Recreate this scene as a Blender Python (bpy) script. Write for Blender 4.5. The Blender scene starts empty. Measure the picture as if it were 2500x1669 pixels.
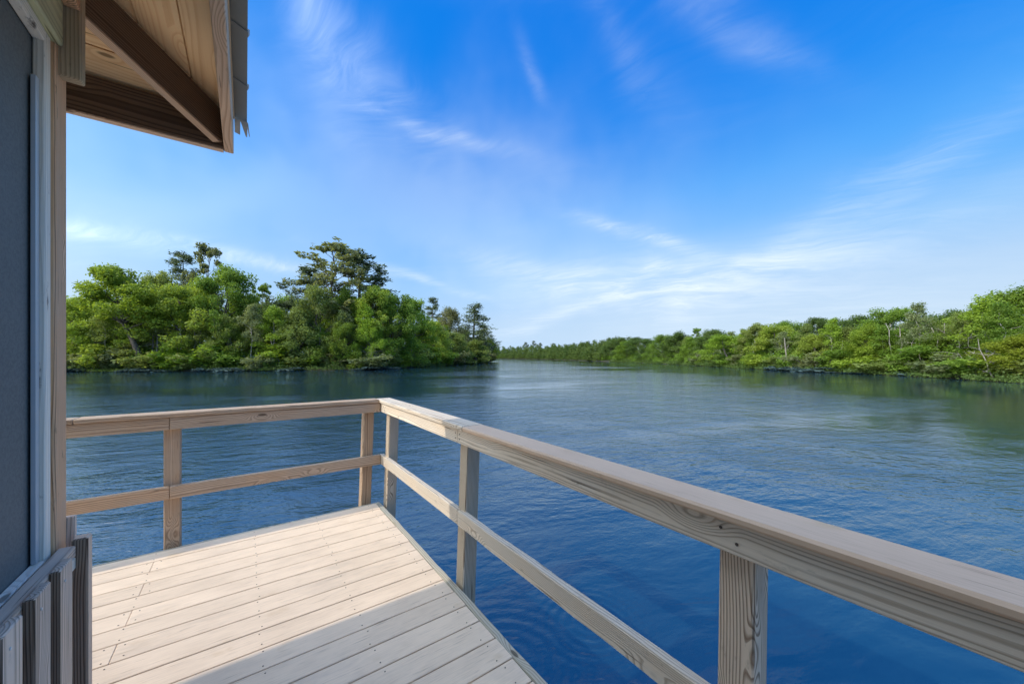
import bpy, bmesh, math, random
import numpy as np
from mathutils import Vector, Matrix, Euler

R = math.radians
scn = bpy.context.scene
col = scn.collection

# ------------------------------------------------------------------ camera
EYE = 1.35                    # metres above the deck boards (deck top is z = 0)
WATER = -1.25                 # water level
F = 905.0 / 2500.0            # focal length over picture width
cam_d = bpy.data.cameras.new('camera')
cam_d.sensor_width = 36.0
cam_d.lens = 36.0 * F
cam_d.shift_y = 0.0143
cam_d.clip_start = 0.05
cam_d.clip_end = 9000
cam = bpy.data.objects.new('camera', cam_d)
col.objects.link(cam)
cam.location = (0, 0, EYE)
cam.rotation_euler = (R(90), 0, 0)
scn.camera = cam

# ------------------------------------------------------------------ light
TH = 0.6235                   # heading of the boat-house walls and deck boards
SUN_EL = R(40)
SUN_AZ = TH - R(6.5)          # heading in which the light travels
sun_d = bpy.data.lights.new('sun', 'SUN')
sun_d.energy = 2.5
sun_d.angle = R(0.55)
sun_d.color = (1.0, 0.93, 0.82)
sun = bpy.data.objects.new('sun', sun_d)
col.objects.link(sun)
trav = Vector((math.cos(SUN_AZ) * math.cos(SUN_EL), math.sin(SUN_AZ) * math.cos(SUN_EL), -math.sin(SUN_EL)))
sun.rotation_euler = trav.to_track_quat('-Z', 'Y').to_euler()
sun.location = -trav * 60
scn.view_settings.view_transform = 'Standard'
scn.view_settings.look = 'None'
scn.view_settings.exposure = 0.24
scn.view_settings.gamma = 1.0
scn.render.engine = 'CYCLES'
scn.cycles.use_denoising = True
scn.cycles.max_bounces = 6
scn.cycles.diffuse_bounces = 4
scn.cycles.transmission_bounces = 4
scn.cycles.transparent_max_bounces = 4


class NT:
    """small helper for node trees"""
    def __init__(s, tree):
        s.t = tree
        s.t.nodes.clear()

    def n(s, kind, ins=None, **props):
        nd = s.t.nodes.new(kind)
        for k, v in props.items():
            setattr(nd, k, v)
        for k, v in (ins or {}).items():
            s.put(nd.inputs[k], v)
        return nd

    def put(s, sock, v):
        if isinstance(v, bpy.types.NodeSocket):
            s.t.links.new(v, sock)
        elif isinstance(v, bpy.types.Node):
            s.t.links.new(v.outputs[0], sock)
        elif isinstance(v, (tuple, list)) and len(v) == 3 and sock.type == 'RGBA':
            sock.default_value = (*v, 1)
        else:
            sock.default_value = v

    def m(s, op, a, b=0.0, c=None, clamp=False):
        nd = s.t.nodes.new('ShaderNodeMath')
        nd.operation = op
        nd.use_clamp = clamp
        s.put(nd.inputs[0], a)
        s.put(nd.inputs[1], b)
        if c is not None:
            s.put(nd.inputs[2], c)
        return nd.outputs[0]

    def v(s, op, a, b=(0, 0, 0), scale=None):
        nd = s.t.nodes.new('ShaderNodeVectorMath')
        nd.operation = op
        s.put(nd.inputs[0], a)
        s.put(nd.inputs[1], b)
        if scale is not None:
            s.put(nd.inputs['Scale'], scale)
        return nd.outputs[0]

    def xyz(s, a, b, c):
        return s.n('ShaderNodeCombineXYZ', {0: a, 1: b, 2: c}).outputs[0]

    def sep(s, a):
        return s.n('ShaderNodeSeparateXYZ', {0: a}).outputs

    def noise(s, vec, scale, detail=3.0, rough=0.5, dist=0.0, dim='3D'):
        return s.n('ShaderNodeTexNoise', {'Vector': vec, 'Scale': scale, 'Detail': detail, 'Roughness': rough,
                                          'Distortion': dist}, noise_dimensions=dim).outputs[0]

    def ramp(s, f, stops, interp='LINEAR'):
        nd = s.n('ShaderNodeValToRGB', {0: f})
        e = nd.color_ramp.elements
        nd.color_ramp.interpolation = interp
        while len(e) < len(stops):
            e.new(0.5)
        for k, (p, c) in enumerate(stops):
            e[k].position = p
            e[k].color = (c, c, c, 1) if isinstance(c, (int, float)) else (*c, 1)
        return nd.outputs[0]

    def mix(s, f, a, b, blend='MIX'):
        nd = s.n('ShaderNodeMix', data_type='RGBA', blend_type=blend)
        s.put(nd.inputs[0], f)
        s.put(nd.inputs[6], a)
        s.put(nd.inputs[7], b)
        return nd.outputs[2]

    def smooth(s, x, lo, hi):
        nd = s.n('ShaderNodeMapRange', {0: x, 1: lo, 2: hi, 3: 0.0, 4: 1.0}, interpolation_type='SMOOTHSTEP')
        return nd.outputs[0]


# ------------------------------------------------------------------ sky with cirrus
SKY = 0.15
CLOUD = (.96, 1.06, 1.13)
world = bpy.data.worlds.new('World')
scn.world = world
world.use_nodes = True
w = NT(world.node_tree)
sky = w.n('ShaderNodeTexSky', sky_type='NISHITA', sun_disc=False)
sky.sun_elevation = SUN_EL
sky.sun_rotation = math.atan2(-trav.x, -trav.y)
sky.altitude = 0
sky.air_density = 1.0
sky.dust_density = 0.6
sky.ozone_density = 3.0
# the photograph's deeper blue: the sky's own brightness runs through a steeper colour scale
K = SKY * 2 ** scn.view_settings.exposure
gg_ = w.sep(sky.outputs[0])[1]
scale_ = w.ramp(w.m('MULTIPLY', gg_, 1 / 24.0), [(p / 24.0, c) for p, c in (
    (1.1, (.002, .19, .80)), (1.7, (.008, .265, .90)), (2.3, (.07, .39, .98)), (2.9, (.13, .46, .99)), (3.6, (.27, .57, .98)),
    (5.0, (.45, .67, .95)), (8.0, (.60, .76, .92)), (24.0, (1.6, 1.6, 1.5)))])
graded = w.v('SCALE', scale_, scale=1 / K)
dirv = w.n('ShaderNodeTexCoord').outputs['Generated']
dx, dy, dz = w.sep(w.v('NORMALIZE', dirv))
az = w.m('MULTIPLY', w.m('ARCTAN2', dx, dy), 57.2958)        # degrees, right of straight ahead is positive
el = w.m('MULTIPLY', w.m('ARCSINE', dz), 57.2958)
up = w.m('ADD', w.m('MAXIMUM', dz, 0.0), 0.12)
px_, py_ = w.m('DIVIDE', dx, up), w.m('DIVIDE', dy, up)
plane = w.xyz(px_, py_, 0.0)                                  # a flat cloud layer overhead
wob = w.n('ShaderNodeTexNoise', {'Vector': plane, 'Scale': 0.9, 'Detail': 3.0}).outputs[1]
flow = w.v('ADD', plane, w.v('SCALE', w.v('SUBTRACT', wob, (0.5, 0.5, 0.5)), scale=0.9))
fx, fy, fz = w.sep(flow)
c35, s35 = math.cos(0.5), math.sin(0.5)
along = w.m('ADD', w.m('MULTIPLY', fx, c35), w.m('MULTIPLY', fy, -s35))
across = w.m('ADD', w.m('MULTIPLY', fx, s35), w.m('MULTIPLY', fy, c35))
fib = w.noise(w.xyz(w.m('MULTIPLY', along, 0.55), w.m('MULTIPLY', across, 2.0), 0.0), 1.3, 5.0, 0.55, 0.4)
fine = w.noise(w.xyz(w.m('MULTIPLY', along, 1.6), w.m('MULTIPLY', across, 4.6), 3.1), 2.6, 6.0, 0.68, 0.5)
streak = w.m('ADD', w.m('MULTIPLY', fib, 0.62), w.m('MULTIPLY', fine, 0.38))
body = w.smooth(streak, 0.36, 0.72)
warp1 = w.m('SUBTRACT', w.noise(w.xyz(az, el, 5.0), 0.07, 3.0), 0.5)


def wisp(a0, e0, la, lb, ang, amt):
    """one cirrus streak: centre (azimuth, elevation), half lengths, tilt, strength"""
    da, de = w.m('SUBTRACT', az, a0), w.m('ADD', w.m('SUBTRACT', el, e0), w.m('MULTIPLY', warp1, lb * 2.0 + 3.0))
    c, s_ = math.cos(R(ang)), math.sin(R(ang))
    p = w.m('ADD', w.m('MULTIPLY', da, c / la), w.m('MULTIPLY', de, s_ / la))
    q = w.m('ADD', w.m('MULTIPLY', da, -s_ / lb), w.m('MULTIPLY', de, c / lb))
    g = w.m('EXPONENT', w.m('MULTIPLY', w.m('ADD', w.m('MULTIPLY', p, p), w.m('MULTIPLY', q, q)), -1.0))
    return w.m('MULTIPLY', g, amt)


# cirrus added out of view, overhead and towards the sun, for white fill
sunward = w.m('ADD', w.m('ADD', w.m('MULTIPLY', dx, -trav.x), w.m('MULTIPLY', dy, -trav.y)), w.m('MULTIPLY', dz, -trav.z))
high = w.m('MAXIMUM', w.smooth(el, 42.0, 62.0), w.smooth(sunward, 0.5, 0.85))
acc = w.m('ADD', w.m('MULTIPLY', w.smooth(w.noise(plane, 0.9, 3.0, 0.55), 0.42, 0.66), w.m('ADD', 0.03, w.m('MULTIPLY', high, 0.35))), w.m('MULTIPLY', high, 0.62))
for a_ in [(-27, 37, 8, 3.2, -62, .21), (-19, 35, 9, 4.0, -30, .26), (-11, 30.5, 11, .9, -10, .26), (3, 37.5, 3.4, 1.0, -58, .22),
           (18, 17.6, 8, 1.0, -21, .6), (13, 11.5, 17, 2.0, -12, .35), (26, 9.5, 20, 3.4, -4, .40), (7, 6.2, 12, 1.3, 20, .30),
           (38, 12, 12, 2.2, 8, .34), (-32, 11.8, 9, .8, 3, .35), (-14, 11.5, 9, .6, -14, .35), (-45, 12.5, 8, 1.0, -2, .25),
           (48, 19, 12, 2.0, 22, .25), (33, 35, 8, 1.6, -38, .16), (22, 52, 9, 5, -30, .8), (40, 47, 9, 3.5, 20, .7), (2, 56, 10, 4, 10, .5), (15, 41, 9, 2.2, -50, .14)]:
    acc = w.m('ADD', acc, wisp(*a_))
acc = w.m('MULTIPLY', acc, w.m('ADD', 0.16, w.m('MULTIPLY', body, 1.1)))
veil = w.m('MULTIPLY', w.m('EXPONENT', w.m('MULTIPLY', w.m('MAXIMUM', el, 0.0), -0.13)), 0.18)
for a_ in [(-8, 20, 32, 11, -4, .27), (-42, 14, 16, 8, 0, .12), (16, 12, 20, 6, 0, .12)]:      # smooth milky haze without structure
    veil = w.m('ADD', veil, wisp(*a_))
dens = w.m('MINIMUM', w.m('ADD', acc, veil), 0.93)
# forward scatter of ice cloud, raised towards the sun to strengthen that fill
fwd_fill = w.m('MULTIPLY', w.m('ADD', 1.0, w.m('MULTIPLY', w.smooth(sunward, 0.1, 1.0), 3.2)), 1 / K)
skyc = w.mix(dens, graded, w.v('SCALE', CLOUD, scale=fwd_fill))
world.cycles.sampling_method = 'NONE'
bg = w.n('ShaderNodeBackground', {0: skyc, 1: SKY})
wo = w.n('ShaderNodeOutputWorld', {0: bg})


# ------------------------------------------------------------------ materials
def mat(name):
    m = bpy.data.materials.new(name)
    m.use_nodes = True
    t = NT(m.node_tree)
    out = t.n('ShaderNodeOutputMaterial')
    return m, t, out


def principled(t, out, **ins):
    p = t.n('ShaderNodeBsdfPrincipled', ins)
    t.t.links.new(p.outputs[0], out.inputs[0])
    return p


def wood(name, light, dark, freq=95.0, contrast=0.6, grey=0.0, greyc=(.34, .32, .30), bump=0.5, knots=1.0, vary=0.25, stain=(.1, .09, .07), stain_amt=0.25, rough=0.8):
    """sawn timber: growth rings round a pith axis, so faces show cathedrals and edges straight grain"""
    m, t, out = mat(name)
    tc = t.n('ShaderNodeTexCoord').outputs['Object']
    rnd = t.n('ShaderNodeObjectInfo').outputs['Random']
    r2 = t.m('FRACT', t.m('MULTIPLY', rnd, 17.31))
    r3 = t.m('FRACT', t.m('MULTIPLY', rnd, 53.77))
    off = t.v('SCALE', (31.0, 17.0, 23.0), scale=rnd)
    pos = t.v('ADD', tc, off)
    x, y, z = t.sep(tc)
    xo, yo, zo = t.sep(pos)
    wander = t.m('MULTIPLY', t.m('SUBTRACT', t.noise(t.xyz(t.m('MULTIPLY', xo, 1.0), t.m('MULTIPLY', yo, 2.0), t.m('MULTIPLY', zo, 2.0)), 0.9, 2.0), 0.5), 0.085)
    kv = t.n('ShaderNodeTexVoronoi', {'Vector': t.xyz(t.m('MULTIPLY', xo, 2.3), t.m('MULTIPLY', yo, 7.0), t.m('MULTIPLY', zo, 7.0)), 'Scale': 1.0, 'Randomness': 1.0})
    kd = kv.outputs['Distance']
    kn = t.m('MULTIPLY', t.smooth(kd, 0.34, 0.0), 0.032 * knots)
    yy = t.m('ADD', t.m('SUBTRACT', y, t.m('MULTIPLY', t.m('SUBTRACT', rnd, 0.5), 0.12)), wander)
    zz = t.m('ADD', z, t.m('ADD', 0.015, t.m('MULTIPLY', r2, 0.07)))
    rr = t.m('ADD', t.m('SQRT', t.m('ADD', t.m('MULTIPLY', yy, yy), t.m('MULTIPLY', zz, zz))), kn)
    wig = t.m('MULTIPLY', t.noise(t.xyz(t.m('MULTIPLY', xo, 5.0), t.m('MULTIPLY', yo, 30.0), t.m('MULTIPLY', zo, 30.0)), 1.0, 3.0), 0.35)
    ring = t.m('FRACT', t.m('ADD', t.m('MULTIPLY', rr, freq), wig))
    prof = t.ramp(ring, [(0, 0.05), (0.45, 0.15), (0.8, 1.0), (0.93, 0.75), (1.0, 0.05)])
    fibre = t.noise(t.xyz(t.m('MULTIPLY', xo, 7.0), t.m('MULTIPLY', yo, 330.0), t.m('MULTIPLY', zo, 330.0)), 1.0, 3.0, 0.6)
    blot = t.noise(t.xyz(t.m('MULTIPLY', xo, 2.2), t.m('MULTIPLY', yo, 7.0), t.m('MULTIPLY', zo, 7.0)), 1.3, 4.0, 0.6)
    f = t.m('ADD', t.m('MULTIPLY', prof, contrast), t.m('MULTIPLY', t.m('SUBTRACT', fibre, 0.5), 0.5), clamp=True)
    c = t.mix(f, light, dark)
    gm = t.m('MULTIPLY', t.smooth(t.m('ADD', blot, t.m('MULTIPLY', t.m('SUBTRACT', r3, 0.5), 0.25)), 0.40, 0.60), grey, clamp=True)
    c = t.mix(gm, c, t.mix(f, greyc, tuple(k * 0.38 for k in greyc)))
    # dark resin and mildew stains with shapes of their own
    sp = t.noise(t.v('MULTIPLY', pos, (9, 26, 26)), 1.0, 5.0, 0.7)
    c = t.mix(t.m('MULTIPLY', t.smooth(sp, 0.60, 0.74), stain_amt), c, stain)
    kc = t.m('MULTIPLY', t.smooth(kd, 0.085, 0.05), 0.8 * min(1, knots))
    c = t.mix(kc, c, tuple(k * 0.28 for k in dark))
    # nothing in a row is cut from the same tree
    var = t.m('ADD', 1.0 - vary * 0.5, t.m('MULTIPLY', r2, vary))
    c = t.mix(1.0, c, t.xyz(var, var, var), 'MULTIPLY')
    chk = t.smooth(t.noise(t.xyz(t.m('MULTIPLY', xo, 2.5), t.m('MULTIPLY', yo, 85.0), t.m('MULTIPLY', zo, 85.0)), 1.0, 2.0), 0.66, 0.74)
    c = t.mix(t.m('MULTIPLY', chk, 0.7), c, tuple(k * 0.3 for k in dark))
    hgt = t.m('SUBTRACT', t.m('ADD', t.m('MULTIPLY', prof, 0.6), t.m('MULTIPLY', fibre, 0.5)), t.m('MULTIPLY', chk, 1.2))
    b = t.n('ShaderNodeBump', {'Strength': bump, 'Distance': 0.0022, 'Height': hgt})
    p = principled(t, out, **{'Base Color': c, 'Roughness': rough, 'Normal': b.outputs[0]})
    p.inputs['Specular IOR Level'].default_value = 0.25
    return m


M = {}
M['rail'] = wood('weathered_pine', (.55, .385, .255), (.20, .115, .06), 155, .75, .35, (.44, .375, .30), knots=1.2, stain_amt=.5)
M['rail_grey'] = wood('sun_bleached_pine', (.76, .63, .48), (.28, .195, .125), 160, .7, .5, (.72, .64, .53), knots=1.2, stain_amt=.55)
M['post'] = wood('treated_post', (.88, .68, .49), (.25, .135, .07), 125, .9, .2, (.74, .64, .52), knots=1.4, stain_amt=.45)
M['post_grey'] = wood('weathered_post', (.62, .51, .38), (.17, .115, .07), 120, 1.0, .4, (.52, .47, .39), knots=1.3)
M['soffit'] = wood('pine_sheathing', (.96, .69, .41), (.72, .42, .19), 85, .5, 0.0, knots=1.0, vary=.18, stain_amt=.25, bump=.25, stain=(.30, .12, .05))
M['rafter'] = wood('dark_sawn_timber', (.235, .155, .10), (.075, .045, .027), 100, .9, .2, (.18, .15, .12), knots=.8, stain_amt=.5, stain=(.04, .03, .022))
M['fascia'] = wood('fascia_pine', (.80, .57, .39), (.46, .27, .16), 130, .7, .25, (.58, .50, .42))
M['frame'] = wood('porch_post_timber', (.84, .51, .30), (.28, .135, .06), 140, .8, .18, (.70, .56, .42), stain_amt=.7, stain=(.09, .07, .045))
M['stop'] = wood('pale_screen_stop', (.88, .81, .68), (.56, .47, .36), 110, .4, .6, (.86, .81, .70), stain_amt=.95, stain=(.09, .075, .06))
M['header'] = wood('green_treated_header', (.74, .72, .42), (.42, .41, .21), 80, .5, .2, (.60, .60, .42), stain_amt=.5)
M['header_end'] = wood('stained_header_end', (.52, .41, .27), (.24, .17, .10), 150, .6, .3, (.42, .38, .27), stain_amt=.6, stain=(.1, .09, .05))
M['picket'] = wood('weathered_picket', (.80, .60, .44), (.34, .22, .14), 140, .75, .4, (.74, .63, .53), stain_amt=.3)
M['picket_edge'] = wood('raw_picket_edge', (.34, .24, .165), (.085, .052, .032), 190, .95, .15, (.3, .26, .22), knots=.3, stain_amt=.3)
M['rim'] = wood('rim_timber', (.50, .44, .33), (.22, .18, .12), 100, .7, .6, (.44, .44, .37), stain_amt=.5, stain=(.12, .13, .08))
M['piling'] = wood('wet_piling', (.17, .14, .10), (.07, .055, .04), 60, .6, .4, (.15, .15, .14))


def composite(name, base, darker):
    m, t, out = mat(name)
    tc = t.n('ShaderNodeTexCoord').outputs['Object']
    rnd = t.n('ShaderNodeObjectInfo').outputs['Random']
    pos = t.v('ADD', tc, t.v('SCALE', (13.0, 29.0, 7.0), scale=rnd))
    x, y, z = t.sep(pos)
    g = t.noise(t.xyz(t.m('MULTIPLY', x, 9.0), t.m('MULTIPLY', y, 210.0), z), 1.0, 4.0, 0.6, 0.3)
    g2 = t.noise(t.xyz(t.m('MULTIPLY', x, 3.0), t.m('MULTIPLY', y, 45.0), z), 1.0, 3.0, 0.6, 1.2)
    blot = t.noise(t.xyz(t.m('MULTIPLY', x, 3.0), t.m('MULTIPLY', y, 5.0), z), 1.0, 4.0, 0.6)
    lines = t.m('MULTIPLY', t.smooth(g2, 0.58, 0.66), t.smooth(g, 0.45, 0.7))
    c = t.mix(t.m('ADD', t.m('ADD', t.m('MULTIPLY', lines, 0.6), t.m('MULTIPLY', t.smooth(g, .4, .8), .35)), t.m('MULTIPLY', t.smooth(blot, 0.35, 0.75), 0.25)), base, darker)
    spot = t.noise(t.v('MULTIPLY', pos, (6, 9, 1)), 1.0, 3.0, 0.5)
    c = t.mix(t.m('MULTIPLY', t.smooth(spot, 0.62, 0.78), 0.4), c, (.56, .38, .20))
    grime = t.noise(t.v('MULTIPLY', pos, (1.3, 3.0, 1)), 1.0, 5.0, 0.65)
    c = t.mix(t.m('MULTIPLY', t.smooth(grime, 0.52, 0.72), 0.3), c, (.36, .29, .23))
    var = t.m('ADD', 0.90, t.m('MULTIPLY', rnd, 0.13))
    c = t.mix(1.0, c, t.xyz(var, var, var), 'MULTIPLY')
    b = t.n('ShaderNodeBump', {'Strength': 0.35, 'Distance': 0.0015, 'Height': t.m('SUBTRACT', t.m('MULTIPLY', g, 0.5), lines)})
    principled(t, out, **{'Base Color': c, 'Roughness': 0.62, 'Normal': b.outputs[0], 'Specular IOR Level': 0.3})
    return m


M['deck'] = composite('composite_decking', (.87, .67, .475), (.46, .34, .235))
M['cap'] = composite('composite_rail_cap', (.72, .505, .34), (.48, .32, .21))


def simple(name, c, rough=0.6, metal=0.0, noise_amt=0.2, scale=30.0):
    m, t, out = mat(name)
    tc = t.n('ShaderNodeTexCoord').outputs['Object']
    nz = t.noise(tc, scale, 5.0, 0.6)
    cc = t.mix(t.m('MULTIPLY', nz, noise_amt * 2), c, tuple(k * 0.55 for k in c))
    principled(t, out, **{'Base Color': cc, 'Roughness': rough, 'Metallic': metal})
    return m


M['screw'] = simple('dark_screw', (.08, .055, .04), .55)
M['nail'] = simple('galvanised_nail', (.72, .70, .66), .45)
M['metal'] = simple('galvanised_roof_sheet', (.36, .37, .36), .5, .3, .25, 9.0)
M['strip'] = simple('screen_spline_channel', (.55, .59, .62), .4, .3, .1)
M['floorin'] = simple('porch_floor', (.16, .13, .10), .8)

# insect screen: fine dark woven cloth
m, t, out = mat('dark_screen_cloth')
tc = t.n('ShaderNodeTexCoord').outputs['Object']
sx, sy, sz = t.sep(tc)
wv = t.m('MULTIPLY', t.m('ABSOLUTE', t.m('SINE', t.m('MULTIPLY', sx, 1400.0))), t.m('ABSOLUTE', t.m('SINE', t.m('MULTIPLY', sy, 1400.0))))
nz = t.noise(tc, 300.0, 2.0, 0.8)
cc = t.mix(t.m('ADD', t.m('MULTIPLY', wv, 0.4), t.m('MULTIPLY', nz, 0.8), clamp=True), (.08, .087, .087), (.21, .22, .21))
cc = t.mix(t.m('MULTIPLY', t.smooth(t.noise(tc, 110.0, 3.0, .7), .4, .65), .35), cc, (.05, .058, .062))
dust = t.noise(tc, 2.2, 3.0)
cc = t.mix(t.m('MULTIPLY', t.smooth(dust, .4, .7), .25), cc, (.17, .18, .18))
principled(t, out, **{'Base Color': cc, 'Roughness': .7, 'Specular IOR Level': .3})
M['screen'] = m


def leafmat(name, a, b, trans=0.5, hue=0.016, val=0.22):
    """leaves: a..b by each leaf's own tint, small shifts from plant to plant"""
    m, t, out = mat(name)
    at = t.n('ShaderNodeAttribute', attribute_name='tint').outputs['Fac']
    rnd = t.n('ShaderNodeObjectInfo').outputs['Random']
    c = t.mix(at, a, b)
    hs = t.n('ShaderNodeHueSaturation', {'Hue': t.m('ADD', 0.5 - hue / 2, t.m('MULTIPLY', rnd, hue)), 'Saturation': 1.0,
                                         'Value': t.m('ADD', 1 - val / 2, t.m('MULTIPLY', t.m('FRACT', t.m('MULTIPLY', rnd, 7.7)), val)), 'Color': c}).outputs[0]
    d = t.n('ShaderNodeBsdfPrincipled', {'Base Color': hs, 'Roughness': 0.55, 'Specular IOR Level': 0.25})
    tr = t.n('ShaderNodeBsdfTranslucent', {0: t.mix(1.0, hs, (1.15, 1.1, 0.55), 'MULTIPLY')})
    mx = t.n('ShaderNodeMixShader', {0: trans, 1: d, 2: tr})
    t.t.links.new(mx.outputs[0], out.inputs[0])
    return m


M['leaf_bright'] = leafmat('spring_leaves', (0.17, 0.27, 0.028), (0.4, 0.53, 0.07))
M['leaf_green'] = leafmat('green_leaves', (0.12, 0.215, 0.032), (0.29, 0.42, 0.065))
M['leaf_yellow'] = leafmat('yellow_green_leaves', (0.23, 0.32, 0.04), (0.45, 0.55, 0.1))
M['leaf_olive'] = leafmat('olive_leaves', (0.17, 0.23, 0.055), (0.35, 0.42, 0.125))
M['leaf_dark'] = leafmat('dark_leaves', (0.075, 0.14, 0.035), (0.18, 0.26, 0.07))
M['needle'] = leafmat('pine_needles', (0.085, 0.125, 0.06), (0.21, 0.26, 0.12), .2)
M['leaf_gold'] = leafmat('golden_leaves', (0.21, 0.26, 0.025), (0.38, 0.42, 0.055))
M['leaf_grey'] = leafmat('grey_green_leaves', (0.18, 0.23, 0.1), (0.34, 0.385, 0.19))
M['leaf_brown'] = leafmat('brown_tinged_leaves', (0.17, 0.185, 0.08), (0.32, 0.335, 0.15))
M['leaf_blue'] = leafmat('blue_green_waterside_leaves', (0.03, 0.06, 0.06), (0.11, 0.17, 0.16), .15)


def bark(name, a, b):
    m, t, out = mat(name)
    tc = t.n('ShaderNodeTexCoord').outputs['Object']
    nz = t.noise(t.v('MULTIPLY', tc, (5, 5, 1.2)), 1.6, 5.0, 0.65)
    c = t.mix(t.smooth(nz, .35, .68), a, b)
    bp = t.n('ShaderNodeBump', {'Strength': .6, 'Distance': .03, 'Height': nz})
    principled(t, out, **{'Base Color': c, 'Roughness': .9, 'Normal': bp.outputs[0]})
    return m


M['bark'] = bark('brown_bark', (.075, .058, .043), (.17, .14, .11))
M['bark_grey'] = bark('grey_bark', (.16, .14, .115), (.32, .29, .25))
M['bark_pale'] = bark('pale_bark', (.34, .30, .26), (.62, .57, .52))
M['bark_dead'] = bark('bleached_dead_wood', (.26, .225, .19), (.46, .42, .37))

# ground of the banks
m, t, out = mat('leaf_litter_ground')
tc = t.n('ShaderNodeTexCoord').outputs['Object']
c = t.ramp(t.noise(tc, .5, 6.0, .65), [(0.3, (.025, .022, .012)), (.5, (.04, .042, .016)), (.7, (.06, .05, .03))])
principled(t, out, **{'Base Color': c, 'Roughness': .95})
M['ground'] = m

# river water
m, t, out = mat('river_water')
tc = t.n('ShaderNodeTexCoord').outputs['Object']
wx, wy, wz = t.sep(tc)
warp = t.v('ADD', tc, t.v('SCALE', t.n('ShaderNodeTexNoise', {'Vector': tc, 'Scale': .35, 'Detail': 2.0}).outputs[1], scale=0.9))
ax, ay, az_ = t.sep(warp)
rx = t.m('ADD', t.m('MULTIPLY', ax, .94), t.m('MULTIPLY', ay, .34))
ry = t.m('ADD', t.m('MULTIPLY', ax, -.34), t.m('MULTIPLY', ay, .94))
q = t.xyz(t.m('MULTIPLY', rx, .55), ry, 0.0)
h1 = t.noise(q, 1.1, 2.0, .5)
h2 = t.noise(q, 3.6, 3.0, .55)
h3 = t.noise(t.xyz(t.m('MULTIPLY', rx, .6), ry, 4.0), 9.5, 3.0, .6)
wind = t.smooth(t.noise(t.xyz(t.m('MULTIPLY', rx, .45), ry, 9.0), .085, 3.0, .6), .38, .60)
# water lies smoother close in on the sheltered side by the rail, livelier out on the river
dn = t.m('SQRT', t.m('ADD', t.m('POWER', t.m('SUBTRACT', wx, 3.2), 2.0), t.m('POWER', t.m('SUBTRACT', wy, 0.6), 2.0)))
calm = t.m('ADD', .10, t.m('MULTIPLY', t.smooth(dn, 1.5, 9.0), .90))
lee = t.m('SUBTRACT', 1.0, t.m('MULTIPLY', t.smooth(wx, 14.0, 44.0), .72))          # sheltered under the right bank
act = t.m('MULTIPLY', t.m('ADD', .22, t.m('MULTIPLY', wind, .78)), lee)
hh = t.m('ADD', t.m('MULTIPLY', t.m('MULTIPLY', h1, act), .062), t.m('ADD', t.m('MULTIPLY', t.m('MULTIPLY', h2, calm), t.m('MULTIPLY', act, .036)),
         t.m('MULTIPLY', t.m('MULTIPLY', h3, act), t.m('MULTIPLY', calm, .020))))
for (cx, cy, wl, rad, amp) in [(-.05, 3.15, 11.0, 1.1, .0012), (.75, 3.6, 15.0, .75, .001), (-.3, 5.4, 9.0, 1.4, .001)]:
    rd = t.m('SQRT', t.m('ADD', t.m('POWER', t.m('SUBTRACT', wx, cx), 2.0), t.m('POWER', t.m('SUBTRACT', wy, cy), 2.0)))
    rg = t.m('MULTIPLY', t.m('SINE', t.m('MULTIPLY', rd, wl * 6.283 / 1.6)), t.m('MULTIPLY', t.smooth(rd, rad, rad * .4), amp))
    hh = t.m('ADD', hh, rg)
bp = t.n('ShaderNodeBump', {'Strength': 1.0, 'Distance': 1.0, 'Height': hh})
deep = t.mix(t.noise(tc, .06, 3.0), (.005, .026, .055), (.009, .036, .060))
p = principled(t, out, **{'Base Color': deep, 'Roughness': .03, 'IOR': 2.25, 'Normal': bp.outputs[0]})
M['water'] = m


# ------------------------------------------------------------------ mesh and object helpers
def link(name, data, parent=None, mtx=None):
    o = bpy.data.objects.new(name, data)
    col.objects.link(o)
    if parent:
        o.parent = parent
    if mtx is not None:
        o.matrix_local = mtx
    return o


def tag(o, label=None, cat=None, group=None, kind=None):
    for k, v in (('label', label), ('category', cat), ('group', group), ('kind', kind)):
        if v:
            o[k] = v
    return o


def pymesh(name, verts, faces, material, smooth=False):
    me = bpy.data.meshes.new(name)
    me.from_pydata([tuple(v) for v in verts], [], faces)
    me.materials.append(material)
    if smooth:
        me.polygons.foreach_set('use_smooth', [True] * len(me.polygons))
    me.update()
    return me


_boxes = {}


def box_mesh(L, W, T, material, ch=0.003, uneven=0.0, seed=0):
    """a sawn board: length X, width Y, thickness Z, eased edges; uneven adds a ragged outline"""
    key = (round(L, 4), round(W, 4), round(T, 4), material.name, ch, uneven, seed)
    if key in _boxes:
        return _boxes[key]
    bm = bmesh.new()
    bmesh.ops.create_cube(bm, size=1.0)
    for v in bm.verts:
        v.co = (v.co.x * L, v.co.y * W, v.co.z * T)
    if ch:
        bmesh.ops.bevel(bm, geom=bm.edges[:], offset=ch, segments=1, affect='EDGES')
    if uneven:
        n = max(4, int(L / 0.12))
        for k in range(1, n):
            bmesh.ops.bisect_plane(bm, geom=bm.verts[:] + bm.edges[:] + bm.faces[:], plane_co=(-L / 2 + L * k / n, 0, 0), plane_no=(1, 0, 0))
        rg = random.Random(seed)
        off = {}
        for v in bm.verts:
            kx = round(v.co.x, 3)
            if kx not in off:
                off[kx] = (rg.gauss(0, uneven), rg.gauss(0, uneven))
            s = 1 if v.co.y > 0 else -1
            v.co.y += off[kx][0 if s > 0 else 1]
    me = bpy.data.meshes.new('board')
    bm.to_mesh(me)
    bm.free()
    me.materials.append(material)
    _boxes[key] = me
    return me


CX, CY = -1.2289, 3.475        # inner corner of the two railings
C1, S1 = math.cos(TH), math.sin(TH)


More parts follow.
